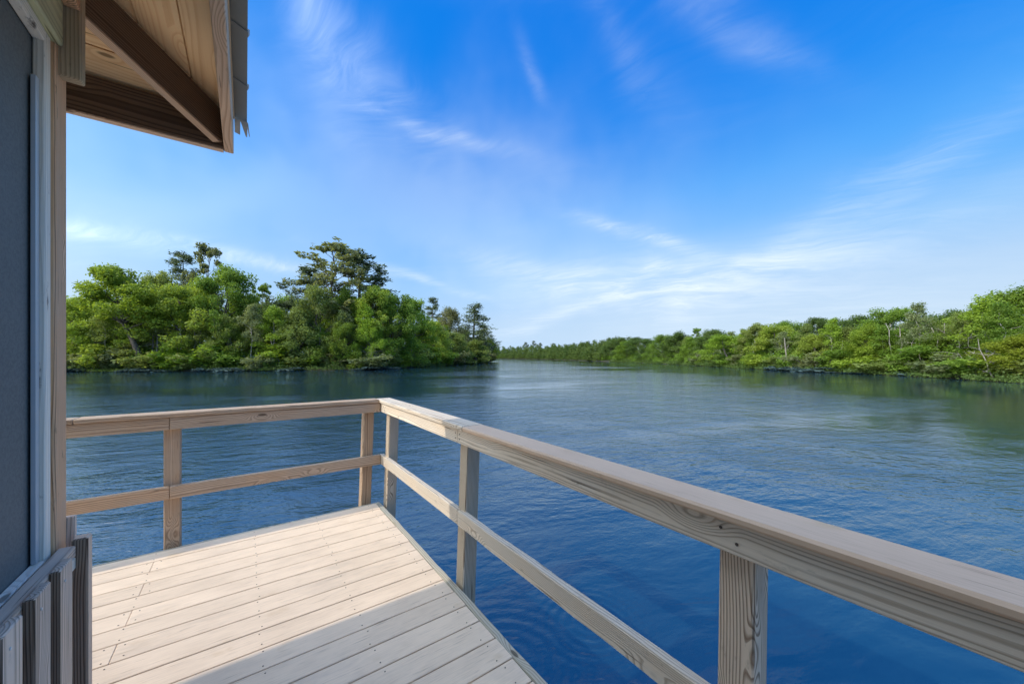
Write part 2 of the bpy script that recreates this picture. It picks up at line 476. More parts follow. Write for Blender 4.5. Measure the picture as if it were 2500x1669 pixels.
def W(u, v, z=0.0):
    """dock coordinates: u along the deck boards, v along the right-hand railing, origin at the railing corner"""
    return Vector((CX + u * C1 - v * S1, CY + u * S1 + v * C1, z))


def dock_thing(name, u, v, z, label, cat, group=None):
    o = link(name, None)
    o.location = W(u, v, z)
    o.rotation_euler = (0, 0, TH)
    o['base'] = (u, v, z)
    tag(o, label, cat, group)
    return o


AX = {'u': Matrix.Identity(3), 'v': Matrix(((0, -1, 0), (1, 0, 0), (0, 0, 1))),
      # vertical boards: length up, width along u or along v
      'zu': Matrix(((0, 1, 0), (0, 0, 1), (1, 0, 0))), 'zv': Matrix(((0, 0, 1), (0, 1, 0), (1, 0, 0))),
      # boards on edge: width up
      'ue': Matrix(((1, 0, 0), (0, 0, -1), (0, 1, 0))), 've': Matrix(((0, 0, 1), (1, 0, 0), (0, 1, 0)))}


def part(name, parent, me, u, v, z, axis='u', tilt=None):
    b = parent.get('base', (0, 0, 0))
    mt = AX[axis].to_4x4()
    if tilt:
        mt = Euler(tilt).to_matrix().to_4x4() @ mt
    return link(name, me, parent, Matrix.Translation((u - b[0], v - b[1], z - b[2])) @ mt)


def span(name, parent, u0, u1, v0, v1, z0, z1, axis, material, ch=0.003, tilt=None, **kw):
    """a board filling the given box, its grain along the chosen axis"""
    d = {'u': (u1 - u0, v1 - v0, z1 - z0), 'v': (v1 - v0, u1 - u0, z1 - z0), 'zu': (z1 - z0, u1 - u0, v1 - v0), 'zv': (z1 - z0, v1 - v0, u1 - u0),
         'ue': (u1 - u0, z1 - z0, v1 - v0), 've': (v1 - v0, z1 - z0, u1 - u0)}[axis]
    return part(name, parent, box_mesh(*d, material, ch, **kw), (u0 + u1) / 2, (v0 + v1) / 2, (z0 + z1) / 2, axis, tilt)


def dots_mesh(pts, r, h, material, nrm='z'):
    vs, fs = [], []
    for (x, y, z) in pts:
        b = len(vs)
        for k in range(6):
            a = k * math.pi / 3
            for q_ in (0, h):
                vs.append((x + r * math.cos(a), y + r * math.sin(a), z + q_))
        fs.append([b + 2 * k + 1 for k in range(6)])
        for k in range(6):
            k2 = (k + 1) % 6
            fs.append([b + 2 * k, b + 2 * k2, b + 2 * k2 + 1, b + 2 * k + 1])
    return pymesh('screw_heads', vs, fs, material)


# ------------------------------------------------------------------ water and banks
def sheet(name, x0, x1, y0, y1, z, material):
    o = link(name, pymesh(name, [(x0, y0, 0), (x1, y0, 0), (x1, y1, 0), (x0, y1, 0)], [[0, 1, 2, 3]], material))
    o.location = (0, 0, z)
    return tag(o, kind='structure')


river = sheet('river_water', -4000, 4000, -1500, 6500, WATER, M['water'])
tag(river, 'wide blue green river with wind ripples below the deck', 'water')
rng = np.random.default_rng(7)

LEFT = [(-230, 66), (-150, 64), (-100, 63), (-76, 63.5), (-60, 65), (-45, 67), (-34, 70), (-28, 75), (-24.5, 88), (-20.5, 112), (-18, 128), (-14, 165), (-12, 205), (-16, 240), (-40, 275), (-110, 300)]
RIGHT = [(62, -90), (52, -20), (49.5, 20), (50, 36), (52.5, 44), (53.2, 51), (53.0, 58), (51.5, 68), (51.2, 79), (53, 97), (54.5, 126), (51.5, 178), (45, 240), (37, 305), (20, 390), (-22, 490), (-80, 560), (-200, 640)]


def resample(P, step):
    out_ = [Vector((*P[0], 0))]
    for a, b in zip(P, P[1:]):
        a, b = Vector((*a, 0)), Vector((*b, 0))
        n = max(1, int((b - a).length / step))
        out_ += [a.lerp(b, k / n) for k in range(1, n + 1)]
    return out_


def bank(name, P, side, width, label):
    """ground rising from under the waterline to a low bluff; side is the inland direction"""
    pts = resample(P, 3.0)
    rg = random.Random(name)
    rows = [(-1.5, -.8), (-.2, -.15), (.5, .16), (1.6, .45), (5, .8), (14, 1.2), (40, 1.8), (width, 2.2)]
    vs = []
    for i, p in enumerate(pts):
        a, b = pts[max(0, i - 1)], pts[min(len(pts) - 1, i + 1)]
        d = (b - a).normalized()
        nrm = Vector((-d.y, d.x, 0)) * side
        wob_ = rg.uniform(-.5, .5)
        for off, z in rows:
            k = p + nrm * (off + wob_)
            vs.append((k.x, k.y, WATER + z + (rg.uniform(-.08, .12) if z > 0 else 0)))
    n = len(rows)
    fs = []
    for i in range(len(pts) - 1):
        for j in range(n - 1):
            q_ = [i * n + j, (i + 1) * n + j, (i + 1) * n + j + 1, i * n + j + 1]
            fs.append(q_ if side < 0 else q_[::-1])
    o = link(name, pymesh(name, vs, fs, M['ground'], True))
    tag(o, label, 'ground', kind='structure')
    return o


bank('bank_ground_left', LEFT, 1, 60, 'earth of the wooded point across the water on the left')
bank('bank_ground_right', RIGHT, -1, 90, 'earth of the wooded bank on the right of the river')


# ------------------------------------------------------------------ plants
def tube(path, radii, sides=6):
    """a tapered limb along a path -> (verts, faces)"""
    vs, fs = [], []
    n = len(path)
    for i, p in enumerate(path):
        d = path[min(n - 1, i + 1)] - path[max(0, i - 1)]
        d = d / (np.linalg.norm(d) + 1e-9)
        a = np.cross(d, (0.31, 0.95, 0.05) if abs(d[2]) > .7 else (0, 0, 1.0))
        a /= np.linalg.norm(a) + 1e-9
        b = np.cross(d, a)
        for k in range(sides):
            t_ = 2 * math.pi * k / sides
            vs.append(p + radii[i] * (a * math.cos(t_) + b * math.sin(t_)))
    for i in range(n - 1):
        for k in range(sides):
            k2 = (k + 1) % sides
            fs.append([i * sides + k, i * sides + k2, (i + 1) * sides + k2, (i + 1) * sides + k])
    return vs, fs


class Wood:
    def __init__(s):
        s.v, s.f = [], []

    def add(s, path, radii, sides=6):
        v, f = tube(path, radii, sides)
        b = len(s.v)
        s.v += v
        s.f += [[b + k for k in q_] for q_ in f]


def leaf_arrays(clumps, n, size, rg, flat=0.0, thin=0.55, shell=0.55):
    """n leaf faces spread over clumps (x, y, z, rx, rz); denser towards each clump's outside"""
    cl = np.array(clumps)
    wt = (cl[:, 3] ** 2)
    pick = rg.choice(len(cl), n, p=wt / wt.sum())
    d = rg.normal(size=(n, 3))
    d /= np.linalg.norm(d, axis=1)[:, None]
    rad = (shell + (1 - shell) * rg.random(n) ** .6) * rg.uniform(.65, 1.3, n)
    c = cl[pick]
    pos = c[:, :3] + d * rad[:, None] * np.stack([c[:, 3], c[:, 3], c[:, 4]], 1)
    nr = d * .6 + rg.normal(size=(n, 3)) * .65 + np.array([0, 0, .25 + flat])
    nr /= np.linalg.norm(nr, axis=1)[:, None]
    t1 = np.cross(nr, rg.normal(size=(n, 3)))
    t1 /= np.linalg.norm(t1, axis=1)[:, None]
    t2 = np.cross(nr, t1)
    s = (size * rg.uniform(.6, 1.35, n))[:, None]
    tint = np.clip(rg.normal(.5, .2, n) + .16 * rg.normal(size=len(cl))[pick], 0, 1)
    P = np.stack([pos - t1 * s, pos + t2 * s * thin + nr * s * .18, pos + t1 * s, pos - t2 * s * thin + nr * s * .18], 1)
    return P.reshape(-1, 3), np.repeat(tint, 4)


def leaf_mesh(name, V, tint, material):
    n = len(V) // 4
    me = bpy.data.meshes.new(name)
    me.vertices.add(4 * n)
    me.vertices.foreach_set('co', V.astype(np.float32).ravel())
    me.loops.add(4 * n)
    me.loops.foreach_set('vertex_index', np.arange(4 * n, dtype=np.int32))
    me.polygons.add(n)
    me.polygons.foreach_set('loop_start', np.arange(0, 4 * n, 4, dtype=np.int32))
    at = me.attributes.new('tint', 'FLOAT', 'POINT')
    at.data.foreach_set('value', tint.astype(np.float32))
    me.materials.append(material)
    me.update(calc_edges=True)
    return me


def curve_path(p0, p1, sag, rg, n=5, wig=.06):
    """a limb from p0 to p1 that bows by sag in height and wiggles"""
    L = np.linalg.norm(p1 - p0)
    out_ = []
    for k in range(n):
        t_ = k / (n - 1)
        p = p0 + (p1 - p0) * t_ + np.array([0, 0, sag * math.sin(math.pi * t_)])
        if 0 < k < n - 1:
            p = p + rg.normal(size=3) * L * wig
        out_.append(p)
    return out_


def broadleaf(seed, H=12., Rc=3.6, cb=.3, limbs=9, subs=3, clump=1.25, leaves=4200, lsize=.21, lean=0., trunk=.24, flat=.75, top=1.0, upward=.5, shell=.55, cdrop=0.0, bare=0.0):
    """trunk, limbs, clumps; returns (trunk verts, faces, leaf verts, tints)"""
    rg = np.random.default_rng(seed)
    wd = Wood()
    n = 7
    tp = [np.array([lean * H * (k / (n - 1)) ** 1.2, 0, H * .88 * k / (n - 1)]) + (rg.normal(size=3) * np.array([.14, .14, 0]) * (k > 0)) * H / 12 for k in range(n)]
    wd.add(tp, [trunk * (1.25 if k == 0 else 1 - .82 * k / (n - 1)) for k in range(n)], 7)
    cl = []
    for i in range(limbs):
        t_ = cb + (.97 - cb) * (i + rg.random() * .7) / limbs
        k = min(n - 2, int(t_ * (n - 1)))
        fr = t_ * (n - 1) - k
        p0 = tp[k] * (1 - fr) + tp[k + 1] * fr
        az0 = i * 2.399 + rg.normal() * .35
        h = (t_ - cb) / (1 - cb)
        L = Rc * (math.sqrt(max(.08, 1 - (h * 1.15 - .22) ** 2)) * rg.uniform(.72, 1.08)) * (1 - .3 * h * (2 - top))
        ev = upward * (.35 + .9 * h) + rg.normal() * .12
        p1 = p0 + np.array([math.cos(az0) * L * math.cos(ev), math.sin(az0) * L * math.cos(ev), L * math.sin(ev)])
        path = curve_path(p0, p1, L * .08, rg)
        r0 = trunk * (1 - .75 * t_) * .55
        wd.add(path, [r0 * (1 - .75 * j / 4) for j in range(5)], 5)
        if rg.random() < bare:
            continue
        for s_ in range(subs):
            q0 = path[2 + (s_ % 3)]
            az1 = az0 + rg.normal() * .9
            l2 = L * rg.uniform(.28, .5)
            ev2 = ev + rg.normal() * .45
            q1 = q0 + np.array([math.cos(az1) * l2 * math.cos(ev2), math.sin(az1) * l2 * math.cos(ev2), l2 * math.sin(ev2) + .15])
            wd.add([q0, (q0 + q1) / 2 + rg.normal(size=3) * .08, q1], [r0 * .35, r0 * .25, r0 * .1], 4)
            rr = clump * rg.uniform(.6, 1.15)
            if rg.random() > cdrop:
                cl.append((*q1, rr, rr * flat * rg.uniform(.8, 1.15)))
        rr = clump * rg.uniform(.7, 1.1)
        cl.append((*p1, rr, rr * flat))
    for _ in range(2):
        rr = clump * rg.uniform(.7, 1.0)
        cl.append((*(tp[-1] + np.array([rg.normal() * .5, rg.normal() * .5, rg.uniform(0, H * .07)])), rr, rr * flat))
    V, ti = leaf_arrays(cl, leaves, lsize, rg, shell=shell)
    return wd.v, wd.f, V, ti


def pine(seed, H=20., Rc=3.4, cb=.45, whorls=14, leaves=5000, lsize=.22, trunk=.26, clump=.85, gaps=.15, full=False):
    rg = np.random.default_rng(seed)
    wd = Wood()
    n = 8
    bend = rg.normal(size=2) * .35
    tp = [np.array([bend[0] * math.sin(3 * k / n), bend[1] * math.sin(2.2 * k / n), H * .98 * k / (n - 1)]) for k in range(n)]
    wd.add(tp, [trunk * (1.2 if k == 0 else 1 - .9 * k / (n - 1)) for k in range(n)], 7)
    cl = []
    for i in range(whorls):
        t_ = cb + (1 - cb) * (i + .3 * rg.random()) / whorls
        k = min(n - 2, int(t_ * (n - 1)))
        fr = t_ * (n - 1) - k
        p0 = tp[k] * (1 - fr) + tp[k + 1] * fr
        h = (t_ - cb) / (1 - cb)
        for j in range(3 if not full else 4):
            if rg.random() < gaps:
                continue
            az0 = i * 1.1 + j * 2 * math.pi / (3 if not full else 4) + rg.normal() * .4
            L = Rc * (1 - .78 * h ** 1.3) * rg.uniform(.55, 1.1) * (min(1, .55 + h * 2.5) if not full else 1)
            ev = .12 + .5 * h + rg.normal() * .12
            p1 = p0 + np.array([math.cos(az0) * L * math.cos(ev), math.sin(az0) * L * math.cos(ev), L * math.sin(ev)])
            path = curve_path(p0, p1, -L * .07, rg, 4, .05)
            r0 = trunk * (1 - .8 * t_) * .45
            wd.add(path, [r0, r0 * .75, r0 * .5, r0 * .2], 4)
            for s_ in range(3):
                pp = path[3] if s_ == 0 else path[2] + rg.normal(size=3) * L * .16
                rr = clump * rg.uniform(.6, 1.1) * (1 - .35 * h)
                cl.append((*pp, rr, rr * rg.uniform(.5, .85)))
    cl.append((*tp[-1], clump * .6, clump * .6))
    V, ti = leaf_arrays(cl, leaves, lsize, rg, thin=.32, shell=.25)
    return wd.v, wd.f, V, ti


def shrub(seed, H=3., Rc=2.1, stems=7, leaves=2200, lsize=.15, clump=.75, flat=.85, spray=0.):
    rg = np.random.default_rng(seed)
    wd = Wood()
    cl = []
    for i in range(stems):
        az0 = i * 2.399 + rg.normal() * .3
        lean_ = rg.uniform(.1, 1.0)
        p0 = np.array([math.cos(az0) * .15, math.sin(az0) * .15, -.15])
        p1 = np.array([math.cos(az0) * Rc * lean_ * .8, math.sin(az0) * Rc * lean_ * .8, H * (1.0 - .55 * lean_ ** 2) * rg.uniform(.7, 1.0)])
        path = curve_path(p0, p1, H * .08, rg, 4, .05)
        wd.add(path, [.045, .035, .025, .01], 4)
        for k in (1, 2, 3):
            rr = clump * rg.uniform(.6, 1.15)
            c = path[k] + rg.normal(size=3) * .2
            c[2] = max(c[2], rr * flat * .6)
            cl.append((*c, rr, rr * flat))
    V, ti = leaf_arrays(cl, leaves, lsize, rg, shell=.5)
    V[:, 2] = np.maximum(V[:, 2], .01)
    return wd.v, wd.f, V, ti


def snag(seed, H=6., limbs=8, lean=.0, trunk=.16, spread=2.2):
    rg = np.random.default_rng(seed)
    wd = Wood()
    n = 6
    tp = [np.array([lean * H * k / (n - 1), 0, H * k / (n - 1)]) + rg.normal(size=3) * .12 * (k > 0) for k in range(n)]
    wd.add(tp, [trunk * (1.2 - k / n) for k in range(n)], 6)
    for i in range(limbs):
        k = 1 + int(rg.integers(0, n - 2))
        az0 = rg.random() * 6.28
        L = spread * rg.uniform(.4, 1)
        ev = rg.uniform(-.1, .9)
        p1 = tp[k] + np.array([math.cos(az0) * L, math.sin(az0) * L, L * ev])
        path = curve_path(tp[k], p1, rg.normal() * .2, rg, 4, .09)
        wd.add(path, [trunk * .35, trunk * .25, trunk * .16, .012], 4)
        for _ in range(2):
            q0 = path[2]
            q1 = q0 + rg.normal(size=3) * L * .35
            wd.add([q0, (q0 + q1) / 2 + rg.normal(size=3) * .06, q1], [.03, .022, .008], 3)
    return wd.v, wd.f


PROTO = {}


def proto(key, gen, barkm):
    """mesh data of one kind; crowns take a leaf material of their own per colour"""
    wv_, wf_, V, ti = gen
    me = pymesh(key + '_trunk', wv_, wf_, M[barkm], True)
    PROTO[key] = (me, V, ti, float(V[:, 2].max()), float(np.percentile(np.abs(V[:, 0]), 97)))


proto('dense', broadleaf(11, leaves=15200, Rc=3.8, cb=.10, limbs=30, clump=.95, flat=1.2, shell=.3, lsize=0.137, upward=.7), 'bark')
proto('dense2', broadleaf(12, leaves=15200, Rc=3.3, cb=.08, limbs=32, clump=.85, flat=1.3, shell=.3, lsize=0.137, upward=.8), 'bark')
proto('dense3', broadleaf(13, leaves=15200, Rc=4.2, cb=.14, limbs=28, clump=1.0, top=.6, flat=1.1, shell=.3, lsize=0.137, upward=.65), 'bark_grey')
proto('open', broadleaf(21, leaves=11520, Rc=4.2, cb=.28, limbs=20, clump=.85, flat=1.0, upward=.75, lsize=0.144), 'bark')
proto('open2', broadleaf(22, leaves=11200, Rc=4.0, cb=.30, limbs=19, clump=.8, flat=1.0, upward=.85, lsize=0.144), 'bark')
proto('pale', broadleaf(31, leaves=10400, Rc=4.4, cb=.42, limbs=13, clump=1.05, flat=.95, upward=.8, lsize=0.137, trunk=.2), 'bark_pale')
proto('pale2', broadleaf(33, leaves=10400, Rc=4.0, cb=.36, limbs=14, clump=1.0, flat=.95, upward=.8, lsize=0.137, trunk=.18, lean=.06), 'bark_pale')
proto('flat', broadleaf(36, leaves=11200, Rc=4.6, cb=.30, limbs=17, clump=1.05, flat=.85, upward=.6, lsize=0.137, trunk=.2), 'bark_grey')
proto('lean', broadleaf(41, H=15, leaves=15200, Rc=4.0, cb=.42, limbs=22, clump=1.15, lean=-.33, trunk=.42, upward=.9, lsize=0.182), 'bark')
proto('slant', broadleaf(42, leaves=9600, Rc=3.8, cb=.36, limbs=14, clump=1.2, lean=-.16, trunk=.26, upward=.6, lsize=.15), 'bark_grey')
proto('slim', broadleaf(45, H=13, leaves=5200, Rc=2.1, cb=.30, limbs=20, clump=.72, flat=.9, upward=.95, lsize=.13, trunk=.13), 'bark_grey')
proto('slim2', broadleaf(46, H=13, leaves=4600, Rc=2.3, cb=.42, limbs=17, clump=.75, flat=.75, upward=.9, lsize=.13, trunk=.12, lean=.05), 'bark_pale')
proto('gaunt', broadleaf(51, H=20, leaves=2700, Rc=4.6, cb=.42, limbs=24, subs=5, clump=.6, flat=.7, upward=.95, lsize=.24, trunk=.26, shell=.2, bare=.12), 'bark')
proto('gaunt2', broadleaf(52, H=18, leaves=2400, Rc=4.0, cb=.5, limbs=18, subs=4, clump=.65, flat=.7, upward=.8, lsize=.22, trunk=.22, shell=.2, cdrop=.2), 'bark')
proto('pine', pine(61), 'bark')
proto('pine2', pine(62, Rc=4.2, cb=.48, whorls=12, clump=1.0), 'bark')
proto('pine3', pine(63, H=18, Rc=3.6, cb=.2, whorls=15, leaves=5200, full=True, gaps=.08, clump=1.1), 'bark')
proto('shrub', shrub(71), 'bark_grey')
proto('shrub2', shrub(72, H=2.6, Rc=2.4, stems=8, clump=.7), 'bark_grey')
proto('shrub3', shrub(73, H=3.6, Rc=1.8, stems=7, clump=.7, lsize=.14), 'bark_grey')
proto('tuft', shrub(81, H=1.0, Rc=1.5, stems=9, leaves=1500, lsize=.13, clump=.42, flat=.7), 'bark_grey')
proto('tuft2', shrub(82, H=.9, Rc=1.9, stems=9, leaves=1500, lsize=.13, clump=.40, flat=.7), 'bark_grey')

_crowns = {}


def crown_mesh(key, leafm):
    if (key, leafm) not in _crowns:
        me, V, ti, h, r = PROTO[key]
        _crowns[(key, leafm)] = leaf_mesh(key + '_leaves', V, ti, M[leafm])
    return _crowns[(key, leafm)]


prng = random.Random(5)


def shore_z(x, y):
    return WATER + .35


def plant(name, key, leafm, X, Y, height, width, label, cat, group=None, rot=None, crown='crown', trunk_name='trunk', z=None):
    me, V, ti, h, r = PROTO[key]
    root = link(name, None)
    root.location = (X, Y, shore_z(X, Y) if z is None else z)
    root.rotation_euler = (0, 0, prng.uniform(0, 6.28) if rot is None else rot)
    sx_ = width / (2 * r)
    root.scale = (sx_, sx_, height / h)
    tag(root, label, cat, group)
    link(trunk_name, me, root)
    link(crown, crown_mesh(key, leafm), root)
    return root


def ray(px, Y):
    return (px - 1250.0) / 905.0 * Y


def plant_at(name, key, leafm, px, Y, ytop, wpx, label, cat, group=None, **kw):
    """place a plant at a heading and distance, as tall and wide as it measures there"""
    top = EYE + (870.3 - ytop) / 905.0 * Y
    return plant(name, key, leafm, ray(px, Y), Y, top - (WATER + .35), wpx / 905.0 * Y, label, cat, group, **kw)


ORD = 'first second third fourth fifth sixth seventh eighth ninth tenth eleventh twelfth thirteenth fourteenth fifteenth sixteenth seventeenth eighteenth nineteenth twentieth'.split()
GL = 'trees on the wooded point'
GR = 'trees on the right bank'
for a_ in [
    ('bright_tree', 'dense', 'leaf_yellow', 178, 68, 712, 150, 'bright yellow green tree next to the porch post on the left bank'),
    ('leaning_tree', 'lean', 'leaf_bright', 352, 66.5, 640, 210, 'bright green tree with thick dark trunk leaning left over the left bank'),
    ('rounded_tree', 'dense2', 'leaf_bright', 262, 74, 700, 130, 'bright green tree behind the crown of the leaning tree'),
    ('olive_tree', 'dense3', 'leaf_olive', 385, 80, 655, 130, 'olive green tree just right of the leaning tree'),
    ('spreading_tree', 'open', 'leaf_yellow', 432, 69, 690, 170, 'yellow green spreading tree with dark crooked limbs in front of the small pine'),
    ('pine_tree', 'pine2', 'needle', 452, 86, 612, 100, 'dark bushy pine rising behind the yellow green trees of the left bank'),
    ('sparse_tree', 'gaunt2', 'leaf_brown', 512, 84, 590, 95, 'thin brownish tree with sparse leaves beside the dark bushy pine'),
    ('yellow_tree', 'dense2', 'leaf_yellow', 478, 79, 668, 100, 'yellowest round crown, below the dark bushy pine'),
    ('open_tree', 'open2', 'leaf_green', 556, 72, 640, 118, 'green open crowned tree with slim dark trunk, tall beside the yellow crown'),
    ('rounded_tree', 'dense', 'leaf_green', 606, 76, 700, 110, 'green rounded tree just right of the tall open crowned tree'),
    ('sparse_tree', 'gaunt2', 'leaf_green', 640, 86, 688, 62, 'small wispy treetop in the gap between the tall trees of the left bank'),
    ('rounded_tree', 'dense2', 'leaf_olive', 660, 75, 738, 115, 'olive green tree below the small wispy treetop'),
    ('domed_tree', 'dense3', 'leaf_bright', 700, 90, 712, 100, 'bright green dome shaped crown left of the tall pines'),
    ('olive_tree', 'dense', 'leaf_olive', 735, 73, 745, 110, 'olive tree in front of the leftmost of the tall pines'),
    ('pine_tree', 'pine2', 'needle', 748, 86, 650, 125, 'dark pine with wide low crown, leftmost of the tall pines'),
    ('tall_bare_tree', 'gaunt', 'leaf_brown', 812, 82, 583, 150, 'tallest tree on the point, gaunt with bare crooked upper limbs'),
    ('pine_tree', 'pine', 'needle', 872, 86, 600, 150, 'tall dark pine with rounded top, right of the gaunt tallest tree'),
    ('pale_leaf_tree', 'open', 'leaf_olive', 775, 74, 692, 105, 'pale olive open tree in front of the gaunt tallest tree'),
    ('rounded_tree', 'dense2', 'leaf_green', 842, 79, 688, 85, 'green tree between the trunks of the gaunt tree and the tall dark pine'),
    ('pale_leaf_tree', 'open2', 'leaf_yellow', 908, 80, 692, 112, 'pale yellow green open tree at the foot of the tall dark pine'),
    ('open_tree', 'open', 'leaf_green', 957, 84, 712, 125, 'green tree with dark forked trunk, right of the pale yellow green open tree'),
    ('rounded_tree', 'dense', 'leaf_bright', 1008, 98, 716, 105, 'bright green full tree before the point narrows'),
    ('pine_tree', 'pine2', 'needle', 1055, 145, 724, 50, 'small distant pine with flat top above the bright green full tree'),
    ('yellow_tree', 'dense2', 'leaf_yellow', 1058, 112, 775, 85, 'yellow green tree sloping down towards the tip of the point'),
    ('brown_tree', 'dense3', 'leaf_brown', 1100, 138, 744, 75, 'brownish green tree left of the last pine on the point'),
    ('pine_tree', 'pine3', 'needle', 1153, 150, 738, 95, 'dark full pine with pointed top near the tip of the point'),
    ('pine_tree', 'pine3', 'leaf_brown', 1186, 176, 788, 62, 'brownish pine at the very tip of the point'),
    ('rounded_tree', 'dense', 'leaf_olive', 1108, 126, 806, 85, 'olive low tree under the brownish green tree'),
    ('rounded_tree', 'dense2', 'leaf_olive', 1160, 138, 826, 75, 'olive low tree under the dark full pine'),
    ('rounded_tree', 'dense', 'leaf_green', 1194, 176, 824, 48, 'small green tree lowest at the tip of the point'),
    ('rounded_tree', 'dense3', 'leaf_bright', 905, 76, 775, 90, 'bright green low tree at the foot of the pale yellow green open tree'),
    ('rounded_tree', 'dense2', 'leaf_green', 985, 88, 785, 95, 'green low tree under the dark forked tree'),
    ('rounded_tree', 'dense', 'leaf_green', 845, 74, 778, 95, 'green low tree under the tall dark pine'),
    ('rounded_tree', 'dense3', 'leaf_olive', 560, 70, 762, 100, 'olive low tree in front of the tall open crowned tree'),
]:
    kw = {'rot': 0.1} if a_[1] == 'lean' else {}
    plant_at(*a_, 'tree', GL, **kw)
srng = random.Random(21)
for k in range(16):
    px = 205 + k * 58 + srng.uniform(-12, 12)
    Y = float(np.interp(px, [160, 640, 908, 1000, 1100, 1170], [66.5, 70, 77, 91, 124, 170]))
    lf = ['leaf_bright', 'leaf_olive', 'leaf_green', 'leaf_grey'][k % 4]
    desc = {'leaf_grey': 'pale', 'leaf_olive': 'olive', 'leaf_bright': 'bright green', 'leaf_green': 'green'}[lf]
    plant_at('slim_tree', ['slim', 'slim2', 'slim'][k % 3], lf, px, Y, srng.uniform(735, 800) + max(0, px - 1000) * .25, srng.uniform(55, 75) * 68 / Y, desc + ' slim tree on the point, ' + ORD[k] + ' slim one from the porch post', 'tree', GL)
# crowns of the second row, seen only between and above the front trees
k = 0
for px, Y, yt, wd_ in [(215, 88, 725, 110), (318, 86, 705, 110), (415, 92, 700, 110), (520, 92, 700, 100), (585, 90, 715, 90), (650, 94, 735, 100), (745, 94, 730, 100), (800, 92, 725, 90), (880, 98, 730, 100), (940, 100, 735, 100), (1035, 122, 790, 80), (1080, 135, 790, 70), (1135, 160, 800, 60), (1172, 185, 815, 50)]:
    plant_at('background_tree', ['dense', 'dense2', 'dense3'][k % 3], ['leaf_green', 'leaf_olive', 'leaf_dark', 'leaf_bright'][k % 4], px, Y, yt, wd_,
             ORD[k] + ' tree from the porch post in the second row on the point', 'tree', GL + ', second row')
    k += 1
# waterside shrubs of the point
k = 0
for px, Y, hgt, wpx, key, lf in [
    (185, 65.5, 3.0, 90, 'shrub2', 'leaf_grey'), (235, 65.5, 4.6, 80, 'shrub3', 'leaf_yellow'), (282, 66, 3.8, 85, 'shrub', 'leaf_grey'), (320, 67, 5.2, 80, 'shrub3', 'leaf_olive'),
    (378, 66.5, 3.6, 95, 'shrub2', 'leaf_olive'), (425, 66.5, 5.0, 90, 'shrub', 'leaf_bright'), (478, 67.5, 3.4, 90, 'shrub2', 'leaf_olive'), (525, 68, 4.8, 90, 'shrub3', 'leaf_bright'),
    (575, 69, 3.4, 85, 'shrub', 'leaf_green'), (632, 67.2, 2.7, 58, 'shrub2', 'leaf_grey'), (672, 70, 4.8, 85, 'shrub3', 'leaf_bright'), (722, 71.5, 3.6, 85, 'shrub', 'leaf_olive'),
    (770, 73, 4.6, 80, 'shrub3', 'leaf_green'), (812, 74, 3.0, 75, 'shrub2', 'leaf_brown'), (862, 75, 4.4, 75, 'shrub', 'leaf_green'), (908, 74.5, 3.4, 85, 'shrub2', 'leaf_grey'),
    (950, 80, 4.4, 70, 'shrub3', 'leaf_olive'), (985, 87, 3.8, 70, 'shrub', 'leaf_bright'), (1022, 94, 4.4, 65, 'shrub2', 'leaf_olive'), (1056, 104, 5.2, 60, 'shrub3', 'leaf_bright')]:
    desc = {'leaf_grey': 'pale grey green', 'leaf_yellow': 'yellow green', 'leaf_olive': 'olive', 'leaf_bright': 'bright green', 'leaf_green': 'green', 'leaf_brown': 'brownish'}[lf]
    plant_at('waterside_shrub', key, lf, px, Y, 870.3 - (hgt - 2.25) / Y * 905, wpx, desc + ' waterline shrub of the point, ' + ORD[k] + ' from the porch post', 'shrub', 'shrubs along the point', crown='foliage', trunk_name='stems')
    k += 1
k = 0
for px, Y in [(1088, 113), (1112, 122), (1135, 131), (1158, 142), (1178, 160), (1196, 180)]:
    plant_at('waterside_shrub', ['shrub', 'shrub2', 'shrub3'][k % 3], ['leaf_green', 'leaf_brown', 'leaf_olive'][k % 3], px, Y, 870.3 - 2.6 / Y * 905, 60, ['green', 'brownish', 'olive'][k % 3] + ' shrub at the narrow tip of the point, ' + ORD[5 - k] + ' from its end', 'shrub', 'shrubs along the point', crown='foliage', trunk_name='stems')
    k += 1
# dark blue-green tufts hanging into the water
k = 0
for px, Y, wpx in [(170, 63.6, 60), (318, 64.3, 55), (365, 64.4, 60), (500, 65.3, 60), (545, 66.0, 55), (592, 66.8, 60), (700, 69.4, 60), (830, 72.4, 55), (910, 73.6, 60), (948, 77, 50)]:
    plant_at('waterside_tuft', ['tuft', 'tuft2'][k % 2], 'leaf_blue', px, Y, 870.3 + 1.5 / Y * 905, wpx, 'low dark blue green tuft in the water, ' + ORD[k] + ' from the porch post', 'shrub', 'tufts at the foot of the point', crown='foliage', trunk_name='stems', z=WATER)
    k += 1

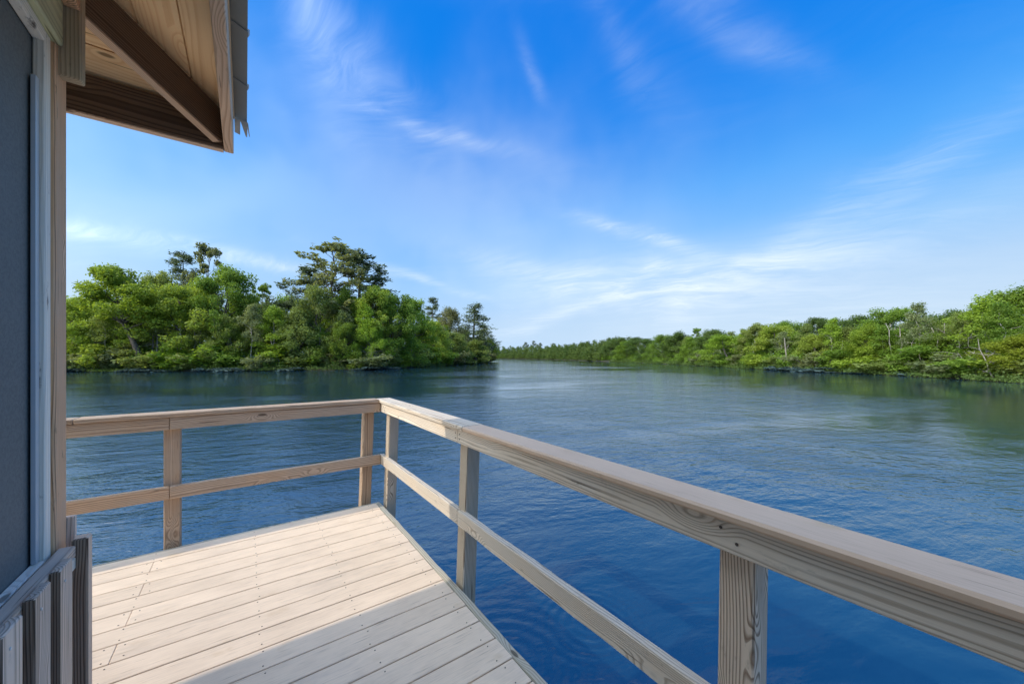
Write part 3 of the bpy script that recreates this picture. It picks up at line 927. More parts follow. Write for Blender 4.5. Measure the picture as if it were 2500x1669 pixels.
for a_ in [
    ('tall_tree', 'dense', 'leaf_green', 2478, 46, 690, 170, 'tallest tree on the right bank, dark green at the picture edge'),
    ('golden_tree', 'dense2', 'leaf_gold', 2478, 39, 812, 120, 'golden olive tree low at the right picture edge'),
    ('olive_tree', 'flat', 'leaf_bright', 2410, 47, 744, 130, 'yellow green tree with layered crown left of the tallest right bank tree'),
    ('forked_tree', 'pale', 'leaf_olive', 2353, 51, 765, 165, 'olive tree with white forked trunk spreading like a Y on the right bank'),
    ('flat_topped_tree', 'flat', 'leaf_dark', 2330, 62, 752, 110, 'dark flat topped crown behind the white forked tree'),
    ('rounded_tree', 'dense', 'leaf_bright', 2252, 60, 772, 105, 'yellow green round tree between the white forked tree and the high flat crown'),
    ('rounded_tree', 'dense2', 'leaf_green', 2290, 50, 806, 95, 'green tree low in front of the yellow green round tree'),
    ('white_trunked_tree', 'pale2', 'leaf_green', 2158, 62, 747, 130, 'high tree with white upper trunk, highest crown left of the forked tree'),
    ('rounded_tree', 'dense3', 'leaf_green', 2200, 56, 800, 100, 'green tree just right of the white upper trunk'),
    ('flat_topped_tree', 'flat', 'leaf_dark', 2098, 74, 766, 115, 'dark flat topped crown left of the high white trunked tree'),
    ('bright_tree', 'dense2', 'leaf_bright', 2118, 58, 782, 85, 'bright lime green tree before the dark flat topped crown'),
    ('rounded_tree', 'dense', 'leaf_olive', 2060, 66, 792, 95, 'olive rounded tree in front of the row, left of the lime green tree'),
    ('dark_tree', 'open', 'leaf_dark', 1998, 82, 772, 75, 'dark bushy crown standing up alone from the middle of the right bank'),
    ('yellow_tree', 'dense3', 'leaf_yellow', 1990, 68, 812, 85, 'pale yellow green tree under the dark bushy crown'),
    ('slanting_tree', 'slant', 'leaf_yellow', 1912, 80, 788, 110, 'yellow green tree with brown slanting trunk on the right bank'),
    ('rounded_tree', 'dense2', 'leaf_green', 1950, 74, 808, 85, 'green tree right of the slanting brown trunk'),
    ('flat_topped_tree', 'flat', 'leaf_green', 1905, 96, 779, 95, 'flat topped crown behind the slanting tree'),
    ('slim_tree', 'open2', 'leaf_olive', 1842, 86, 786, 70, 'slim tree with dark upright trunk left of the slanting tree'),
    ('bright_tree', 'slant', 'leaf_bright', 1780, 94, 814, 105, 'lime green tree on pale slanting stem, leftmost bright tree of the right bank'),
    ('rounded_tree', 'dense', 'leaf_olive', 1868, 90, 806, 80, 'olive tree between the slim tree and the slanting tree'),
    ('rounded_tree', 'dense3', 'leaf_dark', 1740, 112, 800, 90, 'dark green tree behind the leftmost bright tree'),
    ('topknot_tree', 'gaunt2', 'leaf_green', 1702, 128, 799, 42, 'thin tree with small topknot crown above the dark part of the right bank'),
    ('rounded_tree', 'dense', 'leaf_green', 1700, 120, 818, 80, 'green tree under the small topknot crown'),
    ('rounded_tree', 'dense2', 'leaf_dark', 1655, 132, 804, 78, 'dark green round tree left of the topknot crown'),
    ('rounded_tree', 'dense3', 'leaf_green', 1618, 146, 814, 72, 'green domed tree, second to the left of the topknot crown'),
    ('flat_topped_tree', 'flat', 'leaf_dark', 1562, 165, 820, 70, 'dark layered crown where the right bank starts to fall away'),
    ('rounded_tree', 'dense', 'leaf_dark', 1585, 158, 826, 60, 'dark tree between the domed tree and the dark layered crown'),
    ('rounded_tree', 'dense2', 'leaf_green', 1530, 180, 828, 60, 'green tree just left of the dark layered crown'),
    ('flat_topped_tree', 'flat', 'leaf_dark', 1520, 196, 822, 52, 'small dark layered crown farther down the right bank'),
    ('rounded_tree', 'dense3', 'leaf_dark', 1492, 205, 832, 55, 'dark tree beyond the small dark layered crown'),
]:
    kw = {'forked_tree': {'rot': 1.2}, 'slanting_tree': {'rot': 0.15}, 'bright_tree': {'rot': 0.4}}.get(a_[0], {})
    plant_at(*a_, 'tree', GR, **kw)
k = 0
for px, Y, yt, wd_ in [(2440, 56, 732, 110), (2380, 58, 752, 100), (2290, 66, 785, 100), (2210, 70, 782, 90), (2130, 76, 788, 90), (2070, 82, 790, 85), (2020, 86, 792, 80), (1960, 92, 798, 80), (1890, 104, 800, 75), (1820, 108, 805, 75), (1765, 122, 812, 70), (1720, 134, 815, 65), (1670, 148, 818, 62), (1625, 160, 822, 58), (1555, 185, 830, 52), (1510, 215, 834, 48)]:
    plant_at('background_tree', ['dense', 'dense2', 'dense3'][k % 3], ['leaf_green', 'leaf_dark', 'leaf_olive'][k % 3], px, Y, yt, wd_,
             ORD[k] + ' tree from the picture edge in the second row of the right bank', 'tree', GR + ', second row')
    k += 1
for i in range(18):
    f_ = i / 17.0
    Y = 41 + 85 * f_ ** 1.2
    xs = np.interp(Y, [p[1] for p in RIGHT], [p[0] for p in RIGHT])
    lf = ['leaf_green', 'leaf_bright', 'leaf_olive', 'leaf_grey', 'leaf_green'][i % 5]
    desc = {'leaf_grey': 'pale', 'leaf_olive': 'olive', 'leaf_bright': 'bright green', 'leaf_green': 'green'}[lf]
    plant('slim_tree', ['slim2', 'slim', 'slim2'][i % 3], lf, xs + srng.uniform(3.0, 5.5), Y, srng.uniform(7.0, 10.0), srng.uniform(3.4, 4.8), desc + ' slim tree of the right bank, ' + ORD[i] + ' slim one from the picture edge', 'tree', GR)
for i in range(20):
    f_ = i / 19.0
    Y = 37.5 + 78 * f_ ** 1.15
    xs = np.interp(Y, [p[1] for p in RIGHT], [p[0] for p in RIGHT])
    key = ['shrub', 'shrub3', 'shrub2'][i % 3]
    lf = ['leaf_olive', 'leaf_green', 'leaf_green', 'leaf_bright', 'leaf_grey'][(i * 3) % 5]
    desc = {'leaf_grey': 'pale grey green', 'leaf_olive': 'olive', 'leaf_bright': 'bright green', 'leaf_green': 'green', 'leaf_brown': 'brownish'}[lf]
    plant('waterside_shrub', key, lf, xs + 1.6 + prng.uniform(-.3, .8), Y, prng.uniform(2.0, 3.9), prng.uniform(4.2, 6.2), desc + ' waterline shrub of the right bank, ' + ORD[i] + ' from the edge', 'shrub', 'shrubs along the right bank', crown='foliage', trunk_name='stems')
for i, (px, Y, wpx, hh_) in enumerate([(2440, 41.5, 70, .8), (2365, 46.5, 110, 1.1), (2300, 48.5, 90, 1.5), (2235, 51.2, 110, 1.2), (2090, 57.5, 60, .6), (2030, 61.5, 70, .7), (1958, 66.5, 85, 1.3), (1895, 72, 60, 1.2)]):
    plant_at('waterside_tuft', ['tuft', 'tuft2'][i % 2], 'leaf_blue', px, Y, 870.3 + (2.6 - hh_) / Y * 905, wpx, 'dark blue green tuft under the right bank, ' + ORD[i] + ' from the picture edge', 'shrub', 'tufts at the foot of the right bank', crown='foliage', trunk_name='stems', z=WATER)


def dead(name, seed, px, Y, H, label, lean=0., rot=0., tip=0., barkm='bark_dead', trunk=.16, spread=2.2, limbs=8):
    v_, f_ = snag(seed, H, limbs, lean, trunk, spread)
    o = link(name, pymesh(name, v_, f_, M[barkm], True))
    o.location = (ray(px, Y), Y, WATER + .3)
    o.rotation_euler = (0, tip, rot)
    return tag(o, label, 'dead tree', 'bleached dead wood')


dead('dead_tree', 91, 2425, 40, 4.0, 'bleached slanting dead trunk beside the golden tree', -.4, .0, trunk=.07, spread=1.4)
dead('fallen_branches', 92, 2385, 42, 3.6, 'tangle of grey fallen branches at the water below the white forked tree', .2, 1., 1.0, spread=2.6, limbs=11)
dead('dead_tree', 93, 2292, 50, 6.2, 'bleached broken trunk standing between shrubs left of the white forked tree', .08, 2., trunk=.13, spread=1.0, limbs=4)
dead('dead_tree', 94, 2197, 54, 6.6, 'bleached broken trunk below the high white trunked tree', .02, 1., trunk=.13, spread=.9, limbs=4)
dead('dead_tree', 95, 2232, 54, 4.2, 'short bleached trunk leaning beside the taller broken trunk', .25, .3, trunk=.10, spread=.9, limbs=4)
dead('dead_tree', 96, 1928, 72, 6.0, 'long pale trunk leaning at the foot of the slanting tree', -.2, .1, trunk=.15, spread=1.2, limbs=4)
dead('fallen_branches', 97, 1720, 106, 3.4, 'grey fallen branches at the water left of the lime green tree', .3, 2., 1.1, spread=3.2, limbs=10)
dead('dead_tree', 98, 905, 74, 4.2, 'bare grey branches above the pale shrub on the point', .0, .4, trunk=.1, spread=1.9, limbs=11)
dead('dead_tree', 99, 2315, 49, 6.8, 'slim pale double stem right of the broken trunks', .05, 1.7, trunk=.12, spread=1.5, limbs=4)
dead('dead_tree', 100, 780, 73, 8.0, 'slim pale straight trunk in front of the gaunt tallest tree', .02, 1.2, trunk=.17, spread=1.2, limbs=4, barkm='bark_grey')
dead('dead_tree', 101, 722, 72, 6.5, 'slim grey stem standing left of the gaunt tallest tree', .03, 1.2, trunk=.11, spread=1.2, limbs=5, barkm='bark_grey')
dead('dead_tree', 102, 835, 75, 8.5, 'dark bare trunk standing under the tall dark pine', .02, .2, trunk=.22, spread=1.0, limbs=3, barkm='bark')

for i in range(14):                # thin pale stems in front of the right-hand wood
    px = 2270 - i * 52 + srng.uniform(-14, 14)
    Y = float(np.interp(px, [1510, 1643, 1753, 1836, 2085, 2196, 2307], [184, 132, 102, 84, 61, 53.5, 48.5]))
    dead('bare_stem', 140 + i, px, Y, srng.uniform(4.5, 7.5), 'thin pale bare stem, ' + ORD[i] + ' of such stems from the white forked tree leftwards', srng.uniform(-.15, .15), srng.uniform(0, 6), trunk=.075, spread=1.3, limbs=5, barkm=['bark_pale', 'bark_dead'][i % 2])
for i in range(10):
    px = 230 + i * 84 + srng.uniform(-20, 20)
    Y = float(np.interp(px, [160, 640, 908, 1000], [65.8, 69, 75.5, 89]))
    dead('bare_stem', 170 + i, px, Y, srng.uniform(5.0, 9.0), 'thin grey bare stem on the point, ' + ORD[i] + ' of such stems from the porch post', srng.uniform(-.1, .1), srng.uniform(0, 6), trunk=.09, spread=1.5, limbs=6, barkm=['bark_grey', 'bark', 'bark_dead'][i % 3])


# undergrowth that fills both banks, and the far wood
def scatter(name, P, side, n, inland, hmax, lsize, leafm, label, seed, lo=0.0, y_max=1e9, y_min=-1e9, x_min=-1e9):
    rg = np.random.default_rng(seed)
    pts = [p for p in resample(P, 1.5)]
    cl = []
    for i in range(1, len(pts) - 1):
        p = pts[i]
        if not (y_min < p.y < y_max) or p.x < x_min:
            continue
        d = (pts[i + 1] - pts[i - 1]).normalized()
        nrm = Vector((-d.y, d.x, 0)) * side
        for _ in range(4):
            f_ = rg.uniform(lo, inland)
            q_ = p + nrm * f_ + d * rg.uniform(-.8, .8)
            top = hmax * (.35 + .65 * min(1, max(0, f_) / (inland * .6))) * rg.uniform(.25, 1)
            cl.append((q_.x, q_.y, WATER + .4 * (lo >= 0) + top * .55, rg.uniform(.8, 1.5), top * .55))
    V, ti = leaf_arrays(cl, n, lsize, rg, shell=.3)
    V[:, 2] = np.maximum(V[:, 2], WATER + .02)
    o = link(name, leaf_mesh(name, V, ti, M[leafm]))
    return tag(o, label, 'undergrowth', kind='stuff')


scatter('undergrowth', LEFT, 1, 90000, 16, 8.5, .2, 'leaf_green', 'shaded leafy undergrowth between the trunks of the wooded point', 201, .5, 205, x_min=-110)
scatter('undergrowth', RIGHT, -1, 110000, 14, 7.5, .18, 'leaf_green', 'tangled green undergrowth below the trees of the right bank', 202, .5, 215, 20)


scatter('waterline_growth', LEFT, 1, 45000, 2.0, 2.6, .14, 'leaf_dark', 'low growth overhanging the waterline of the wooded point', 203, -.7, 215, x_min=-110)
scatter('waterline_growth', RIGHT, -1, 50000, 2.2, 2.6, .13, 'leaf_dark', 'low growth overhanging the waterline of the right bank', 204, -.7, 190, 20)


def far_wood(name, spots, label, seed, leafs):
    rg = np.random.default_rng(seed)
    Vs, Ts, wv_, wf_ = [], [], [], []
    for (X, Y, H, R_) in spots:
        me, V, ti, h, r = PROTO[['dense', 'dense2', 'dense3', 'flat', 'pine3', 'dense'][rg.integers(0, 6)]]
        nl = len(V) // 4
        pick = rg.choice(nl, 620, replace=False)
        A = V.reshape(-1, 4, 3)[pick]
        cen = A.mean(1, keepdims=True)
        A = cen + (A - cen) * 2.5
        a = rg.random() * 6.28
        x, y = A[..., 0] * math.cos(a) - A[..., 1] * math.sin(a), A[..., 0] * math.sin(a) + A[..., 1] * math.cos(a)
        P_ = np.stack([x * R_ / r + X, y * R_ / r + Y, np.maximum(A[..., 2] * H / h - .12 * H * (A[..., 2] < h * .5), .1) + WATER], -1)
        Vs.append(P_.reshape(-1, 3))
        Ts.append(np.clip(ti.reshape(-1, 4)[pick] + rg.normal() * .25, 0, 1).ravel())
    o = link(name, leaf_mesh(name, np.concatenate(Vs), np.concatenate(Ts), M[leafs]))
    return tag(o, label, 'wood', kind='stuff')


frng = random.Random(3)
spots = []
pts = resample(RIGHT, 5.0)
for i in range(1, len(pts) - 1):
    p = pts[i]
    if p.y < 205:
        continue
    d = (pts[i + 1] - pts[i - 1]).normalized()
    nrm = Vector((d.y, -d.x, 0))
    for off, h0 in ((1.5, 6), (4, 10), (10, 13), (18, 14.5)):
        q_ = p + nrm * (off + frng.uniform(-1, 2)) + d * frng.uniform(-2, 2)
        spots.append((q_.x, q_.y, h0 * frng.uniform(.78, 1.12) * (1 + .25 * max(0, (p.y - 300) / 300)), frng.uniform(2.8, 4.4)))
far_wood('far_wood', spots, 'dark green wood closing the far bend of the river', 301, 'leaf_dark')
spots = []
for i in range(46):
    spots.append((frng.uniform(-118, -84), frng.uniform(66, 92), frng.uniform(9, 15), frng.uniform(3, 4.4)))
far_wood('wood_behind_porch', spots, 'green wood of the left bank going on behind the porch', 302, 'leaf_green')
for i, (px, Y, yt) in enumerate([(1284, 500, 834), (1304, 505, 831), (1318, 498, 836), (1352, 455, 837)]):
    plant_at('pine_tree', ['pine', 'pine2'][i % 2], 'needle', px, Y, yt, 17, ORD[i] + ' from the left of the small pines above the farthest wood', 'tree', 'pines on the far bend')

# ------------------------------------------------------------------ deck
DE_U, DE_V = -.055, -.035      # board ends on the right, outer edge on the far side
deck = dock_thing('deck', -1.6, -1.5, -.3, 'tan composite board deck above the river', 'deck')
PITCH, BW, BT = .1437, .1375, .025
JO = [-.12, -.55, -.97, -1.52, -1.95, -2.4, -2.85, -3.3, -3.75, -4.1]
drng = random.Random(12)
U_END = -4.25
for i in range(44):
    v1 = DE_V - i * PITCH
    v0 = v1 - BW
    umin = U_END if v0 > -1.64 else -1.60
    segs = [(umin, DE_U)]
    if i % 2 == 1:
        segs = [(umin, -1.5206), (-1.5194, DE_U)] if umin < -1.7 else [(-1.5194, DE_U)]
    for (a0, a1) in segs:
        e = drng.uniform(-.004, .002)
        pl = span('plank', deck, a0, a1 + (e if a1 == DE_U else 0), v0, v1, -BT, drng.uniform(-.0006, .0006), 'u', M['deck'], .0025)
        pts_ = []
        for j in JO:
            for jj in ([j] if not (i % 2 == 1 and j == -1.52) else [-1.555, -1.485]):
                if a0 + .01 < jj < a1 - .01:
                    for s_ in (-.045, .045):
                        pts_.append((jj + drng.uniform(-.008, .008) - (a0 + a1) / 2, s_ + drng.uniform(-.006, .006), BT / 2 + .0002))
        if pts_:
            s_o = link('screws', dots_mesh(pts_, .0031, .0012, M['screw']), pl)
            s_o['kind'] = 'stuff'
for k, j in enumerate(JO):
    span('joist', deck, j - .019, j + .019, (-6.3 if j > -1.6 else -1.6), -.04, -.19, -BT - .002, 've', M['rim'])
# weathered rim timber along the right edge, ragged on its outer side
for a0, a1, sd in ((-2.62, -.034, 1), (-6.35, -2.625, 2)):
    span('rim_board', deck, DE_U + .003, DE_U + .043, a0, a1, -.20, -.004, 've', M['rim'], .004, uneven=.0028, seed=sd)
span('rim_board', deck, U_END, DE_U + .043, DE_V + .003, DE_V + .041, -.20, -.006, 'ue', M['rim'], .004)
span('beam', deck, U_END, -.1, -.75, -.66, -.38, -.192, 'ue', M['rim'])
span('beam', deck, -1.6, -.1, -3.6, -3.51, -.38, -.192, 'ue', M['rim'])
for (pu, pv) in [(-.3, -.70), (-2.2, -.70), (-4.0, -.70), (-.3, -3.55), (-1.4, -3.55), (-.3, -6.0)]:
    v_, f_ = tube([np.array([0, 0, -3.0]), np.array([.01, 0, -1.2]), np.array([0, 0, 0])], [.13, .125, .115], 12)
    f_.append(list(range(24, 36)))
    o = link('piling', pymesh('piling', v_, f_, M['piling'], True), deck)
    b = deck['base']
    o.location = (pu - b[0], pv - b[1], -.383 - b[2])

# ------------------------------------------------------------------ railings
TILT = .036                    # the posts lean outwards a little by the time they reach the rail
G = 'railings round the deck'
lr = dock_thing('deck_railing', -1.46, .08, -.2, 'two rail timber railing along the far side of the deck', 'railing', G)


def post(parent, u0, v0, z0, z1, lean_u=0., m_='post', name='post'):
    me = box_mesh(z1 - z0, .089, .089, M[m_], .005)
    return part(name, parent, me, u0 + .0445 - lean_u * .45, v0 + .0445, (z0 + z1) / 2, 'zu', (0, lean_u, 0))


post(lr, -1.503, .038, -.32, .915, 0., 'rail')
post(lr, -.142, .038, -.32, .915, TILT, 'rail')
post(lr, -3.3, .038, -.32, .915)
for (a0, a1, mm) in ((-4.2, -1.468, 'rail'), (-1.466, -.003, 'rail')):
    span('top_rail', lr, a0, a1, 0.0, .0375, .833, .918, 'ue', M[mm])
    span('middle_rail', lr, a0, a1 + (.0 if a1 < -1 else -.001), -.001, .0375, .343, .4315, 'ue', M[mm])
span('rail_cap', lr, -4.2, -1.92, -.010, .128, .920, .950, 'u', M['rail'], .004)
span('rail_cap', lr, -1.917, -.020, -.011, .129, .920, .951, 'u', M['rail'], .004)

rr_ = dock_thing('deck_railing', .08, -1.55, -.2, 'long timber railing along the right side of the deck, capped with tan composite', 'railing', G)


def rpost(v0, m_):
    me = box_mesh(1.235, .089, .089, M[m_], .005)
    return part('post', rr_, me, .038 + .0445 - TILT * .55, v0 + .0445, .2975, 'zv', (0, TILT, 0))


rpost(-.142, 'post_grey')
rpost(-1.60, 'post_grey')
rpost(-3.128, 'post')
rpost(-4.70, 'post_grey')
for (a0, a1) in ((-1.541, .0365), (-4.2, -1.5435), (-6.2, -4.203)):
    span('top_rail', rr_, 0.001, .0375, a0, a1, .833, .9175, 've', M['rail_grey'])
    if a0 > -2:
        span('middle_rail', rr_, -.001, .0375, a0, a1, .343, .4315, 've', M['rail_grey'])
    else:
        span('middle_rail', rr_, -.001, .0375, a0, a1, .340, .4295, 've', M['rail_grey'], .004, uneven=.0022, seed=9)
span('rail_cap', rr_, -.017, .123, -1.63, .130, .9195, .9465, 'v', M['rail_grey'], .004)
span('rail_cap', rr_, -.018, .122, -5.2, -1.633, .9195, .9455, 'v', M['cap'], .007)
for (a0, vv, zz) in ((-.02, -1.52, .86), (-.02, -1.52, .89), (-.02, -1.57, .86), (-.02, -1.57, .89), (0, -3.06, .895), (0, -3.1, .865), (0, -.09, .89), (0, -.11, .86)):
    me = dots_mesh([(0, 0, 0)], .0045, .0015, M['screw'])
    o = link('screw', me, rr_)
    b = rr_['base']
    o.matrix_local = Matrix.Translation((0.0005 - b[0], vv - b[1], zz - b[2])) @ Matrix.Rotation(R(-90), 4, 'Y')

# ------------------------------------------------------------------ screened porch with hip roof
WU, WV = -1.528, -1.618        # outer faces of the corner post
EU, EV, EZ = -1.08, -1.168, 2.384   # eave corner, underside of the fascia
porch = dock_thing('screened_porch', WU - 1.5, WV - 2.2, 0, 'screened porch with weathered timber posts and overhanging metal hip roof', 'porch')
span('corner_post', porch, WU - .09, WU, WV - .09, WV, 0.02, 2.50, 'zu', M['frame'], .005)
span('trim_board', porch, WU - .045, WU - .014, WV - .105, WV - .091, .70, 2.36, 'zu', M['header'], .002)
# screen wall on the deck side
span('screen_stop', porch, WU - .032, WU - .006, WV - .147, WV - .106, .70, 2.36, 'zu', M['stop'], .003)
span('screen_stop', porch, WU - .032, WU - .006, -5.2, WV - .148, .690, .722, 'v', M['stop'], .003)
span('screen_stop', porch, WU - .032, WU - .006, -5.2, WV - .148, 2.322, 2.360, 'v', M['stop'], .003)
span('spline_channel', porch, WU - .028, WU - .017, WV - .172, WV - .149, .724, 2.20, 'zv', M['strip'], .001)
span('screen_panel', porch, WU - .040, WU - .034, -5.2, WV - .10, .68, 2.38, 'v', M['screen'], 0)
span('sill', porch, WU - .09, WU + .040, -5.2, WV - .03, .648, .688, 'v', M['stop'], .004)
span('header_beam', porch, WU - .03, WU + .012, -5.2, WV - .075, 2.362, 2.62, 've', M['header'], .004)
span('header_end', porch, WU - .030, WU + .052, WV - .072, WV - .034, 2.272, 2.66, 'zu', M['header_end'], .004)
span('blocking', porch, WU + .012, WU + .050, WV - .12, WV - .074, 2.50, 2.64, 'zu', M['frame'], .003)
# knee wall pickets: weathered faces, browner sawn edges
_edged = {}


def edged(me, ax=1):
    if me.name not in _edged:
        m2 = me.copy()
        m2.materials.append(M['picket_edge'])
        for p_ in m2.polygons:
            if abs(p_.normal[ax]) > .6:
                p_.material_index = 1
        _edged[me.name] = m2
    return _edged[me.name]


pr = random.Random(4)
vk = WV - .035
for i in range(22):
    tz = .738 + pr.uniform(-.006, .006)
    if i == 0:
        pk = span('picket', porch, WU + .030, WU + .068, vk - .045, vk, 0.002, tz + .01, 'zu', M['picket'], .004)
        vk -= .165
        pk.data = edged(pk.data, 2)
        continue
    pk = span('picket', porch, WU + .0425, WU + .064, vk - .095, vk, 0.002, tz, 'zv', M['picket'], .003)
    pk.data = edged(pk.data)
    nl = link('nails', dots_mesh([(.0, .0, 0)], .004, .002, M['nail']), pk)
    nl.location = (tz / 2 - .045, -.015, .011)
    vk -= .157
span('knee_rail', porch, WU + .002, WU + .0415, -5.2, WV - .082, .690, .728, 'v', M['picket'], .004)
span('knee_rail', porch, WU + .002, WU + .0415, -5.2, WV - .082, .10, .14, 'v', M['picket'], .004)
span('knee_wall', porch, WU - .05, WU - .02, -5.2, WV - .09, .002, .646, 'v', M['frame'], .002)
# far side of the porch
span('far_picket', porch, WU - .06, WU + .018, WV + .002, WV + .022, .002, .80, 'zu', M['picket'], .003)
for i in range(16):
    span('far_picket', porch, WU - .22 - i * .15, WU - .125 - i * .15, WV + .002, WV + .022, .002, .74, 'zu', M['picket'], .003)
span('screen_panel', porch, WU - 2.6, WU - .09, WV - .06, WV - .054, .66, 2.40, 'u', M['screen'], 0)
span('sill', porch, WU - 2.6, WU - .091, WV - .1, WV, .648, .690, 'u', M['stop'], .004)
span('knee_wall', porch, WU - 2.6, WU - .091, WV - .05, WV - .02, .002, .646, 'u', M['frame'], .002)
span('header_beam', porch, WU - 2.7, WU - .031, WV - .04, WV - .002, 2.362, 2.62, 'ue', M['header'], .004)
span('corner_post', porch, WU - 2.69, WU - 2.6, WV - .09, WV, .02, 2.5, 'zu', M['frame'], .005)
span('corner_post', porch, WU - .09, WU, -5.29, -5.2, .02, 2.5, 'zu', M['frame'], .005)
span('corner_post', porch, WU - 2.69, WU - 2.6, -5.29, -5.2, .02, 2.5, 'zu', M['frame'], .005)
span('porch_floor', porch, WU - 2.7, WU - .09, -5.3, WV - .1, -.20, .015, 'u', M['floorin'], 0)
span('screen_panel', porch, WU - 2.66, WU - 2.652, -5.2, WV - .1, .02, 2.40, 'v', M['screen'], 0)
# hip roof: fascias, hip rafter, sheathing boards, metal sheets
SL = .42
FH = .165
W_ROOF = 3.6                  # eave to eave across the porch
V_END = -5.75
span('fascia', porch, EU - .038, EU, V_END, EV, EZ, EZ + FH, 've', M['fascia'], .003)
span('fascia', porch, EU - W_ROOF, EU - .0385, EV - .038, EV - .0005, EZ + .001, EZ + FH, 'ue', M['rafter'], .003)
span('fascia', porch, EU - W_ROOF, EU - W_ROOF + .038, V_END, EV - .039, EZ, EZ + FH, 've', M['fascia'], .003)


def slab(name, quad, th, material, grain):
    """a flat board in space from a quadrilateral, thickness upwards, with its own axes so that the grain follows it"""
    b = Vector(porch['base'])
    q_ = [Vector(p) for p in quad]
    o_ = sum(q_, Vector()) / len(q_)
    ex = Vector(grain).normalized()
    nrm = (q_[1] - q_[0]).cross(q_[2] - q_[1]).normalized()
    if nrm.z < 0:
        nrm = -nrm
    ey = nrm.cross(ex).normalized()
    ex = ey.cross(nrm)
    mt = Matrix((ex, ey, nrm)).transposed().to_4x4()
    mt.translation = o_ - b
    inv = Matrix((ex, ey, nrm))
    lo = [inv @ (p - o_) for p in q_]
    n = len(lo)
    vs = [tuple(p) for p in lo] + [(p.x, p.y, p.z + th) for p in lo]
    fs = [list(range(n))[::-1], list(range(n, 2 * n))] + [[k, (k + 1) % n, n + (k + 1) % n, n + k] for k in range(n)]
    me = pymesh(name, vs, fs, material)
    bm = bmesh.new()
    bm.from_mesh(me)
    bmesh.ops.recalc_face_normals(bm, faces=bm.faces)
    bm.to_mesh(me)
    bm.free()
    return link(name, me, porch, mt)


Z0 = EZ + FH + .002            # underside of the sheathing at the fascia
half = W_ROOF / 2
bwid = .150                    # sheathing boards, plan width up the slope
n_b = int(half / bwid)
for i in range(n_b):
    d0, d1 = i * bwid + .003, (i + 1) * bwid - .003
    # deck-side slope: boards along v, mitred at the hip
    slab('sheathing_board', [(EU - d0, V_END + d0, Z0 + SL * d0), (EU - d0, EV - d0, Z0 + SL * d0), (EU - d1, EV - d1, Z0 + SL * d1), (EU - d1, V_END + d1, Z0 + SL * d1)], .018, M['soffit'], (0, 1, 0))
    slab('sheathing_board', [(EU - d0, EV - d0, Z0 + SL * d0), (EU - W_ROOF + d0, EV - d0, Z0 + SL * d0), (EU - W_ROOF + d1, EV - d1, Z0 + SL * d1), (EU - d1, EV - d1, Z0 + SL * d1)], .018, M['soffit'], (1, 0, 0))
    if i % 2 == 0:
        d1 = (i + 2) * bwid - .0015
        slab('sheathing_board', [(EU - W_ROOF + d0, V_END + d0, Z0 + SL * d0), (EU - W_ROOF + d0, EV - d0, Z0 + SL * d0), (EU - W_ROOF + d1, EV - d1, Z0 + SL * d1), (EU - W_ROOF + d1, V_END + d1, Z0 + SL * d1)], .018, M['soffit'], (0, 1, 0))
# hip rafter
hl = 2.0
dg = Vector((-1, -1, SL)).normalized()
lenr = hl / abs(dg.x)
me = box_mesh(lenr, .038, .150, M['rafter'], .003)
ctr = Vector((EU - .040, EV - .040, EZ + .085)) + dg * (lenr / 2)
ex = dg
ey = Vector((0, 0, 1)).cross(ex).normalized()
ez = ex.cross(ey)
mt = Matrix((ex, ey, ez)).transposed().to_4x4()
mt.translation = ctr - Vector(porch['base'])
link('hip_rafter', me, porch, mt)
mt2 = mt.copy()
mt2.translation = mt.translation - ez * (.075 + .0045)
link('rafter_bounce_strip', box_mesh(lenr - .03, .036, .008, M['fascia'], .001), porch, mt2)  # added pale strip standing in for bounce light on the rafter's underside
span('fascia_bounce_strip', porch, EU - W_ROOF, EU - .040, EV - .036, EV - .002, EZ - .007, EZ + .0005, 'ue', M['fascia'], .001)  # bounced light along the far fascia's bottom edge, built as a pale strip


def roof_panel(name, pts_, th=.0012):
    """one ribbed sheet from eave to ridge: low profile across, ribs up the slope"""
    return slab(name, pts_, th, M['metal'], (0, 1, 0))


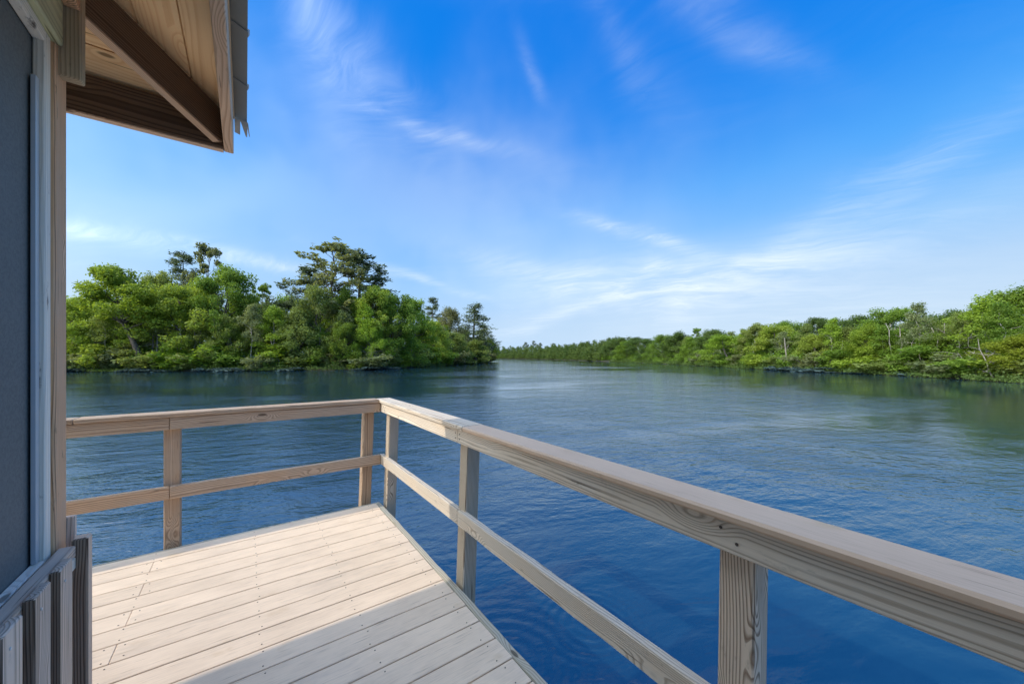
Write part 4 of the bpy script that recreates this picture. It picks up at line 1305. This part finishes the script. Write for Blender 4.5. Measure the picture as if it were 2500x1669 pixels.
OH = .055
Z1 = Z0 + .0245
vv = EV + .004
sheet_w = .340
for i in range(20):
    va, vb = vv - i * sheet_w, vv - (i + 1) * sheet_w + .0
    if vb < V_END:
        break
    zo = Z1 - SL * OH
    top = half - .02
    ta, tb = min(top, max(.05, EV - va)), min(top, max(.05, EV - vb))
    ta = max(ta, .02)
    roof_panel('roof_sheet', [(EU + OH, va, zo), (EU + OH, vb + .003, zo), (EU - tb, vb + .003, Z1 + SL * tb), (EU - ta, va, Z1 + SL * ta)])
    # rolled seam between sheets
    slab('roof_seam', [(EU + OH + .002, vb + .014, zo - .006), (EU + OH + .002, vb - .012, zo - .006), (EU - tb, vb - .012, Z1 + SL * tb - .003), (EU - tb, vb + .014, Z1 + SL * tb - .003)], .013, M['metal'], (0, 1, 0))
for i in range(15):
    ua, ub = EU - .03 - i * sheet_w, EU - .03 - (i + 1) * sheet_w
    f0 = lambda u_: max(.03, min(half - .02, min(EU - u_, u_ - (EU - W_ROOF))))
    if ub < EU - W_ROOF:
        break
    slab('roof_sheet', [(ua, EV + .012, Z1), (ub + .002, EV + .012, Z1), (ub + .002, EV - f0(ub), Z1 + SL * f0(ub)), (ua, EV - f0(ua), Z1 + SL * f0(ua))], .0012, M['metal'], (1, 0, 0))
slab('roof_sheet', [(EU - W_ROOF - OH, V_END, Z1 - SL * OH), (EU - W_ROOF - OH, EV, Z1 - SL * OH), (EU - half - .01, EV - half, Z1 + SL * half), (EU - half - .01, V_END, Z1 + SL * half)], .0012, M['metal'], (0, 1, 0))
# bent and torn corner of the eave metal
slab('torn_flashing', [(EU + .003, EV - .03, Z1 - .020), (EU + .028, EV - .03, Z1 - .022), (EU + .026, EV + .070, Z1 - .050), (EU + .003, EV + .064, Z1 - .046)], .001, M['metal'], (0, 1, 0))
slab('torn_flashing', [(EU + .026, EV - .05, Z1 - .030), (EU + .058, EV - .05, Z1 - .034), (EU + .056, EV + .062, Z1 - .058), (EU + .050, EV + .055, Z1 - .056)], .001, M['metal'], (0, 1, 0))
slab('torn_flashing', [(EU + .052, EV - .02, Z1 - .020), (EU + .060, EV - .02, Z1 - .024), (EU + .068, EV + .055, Z1 - .055), (EU + .065, EV + .053, Z1 - .053)], .001, M['metal'], (0, 1, 0))
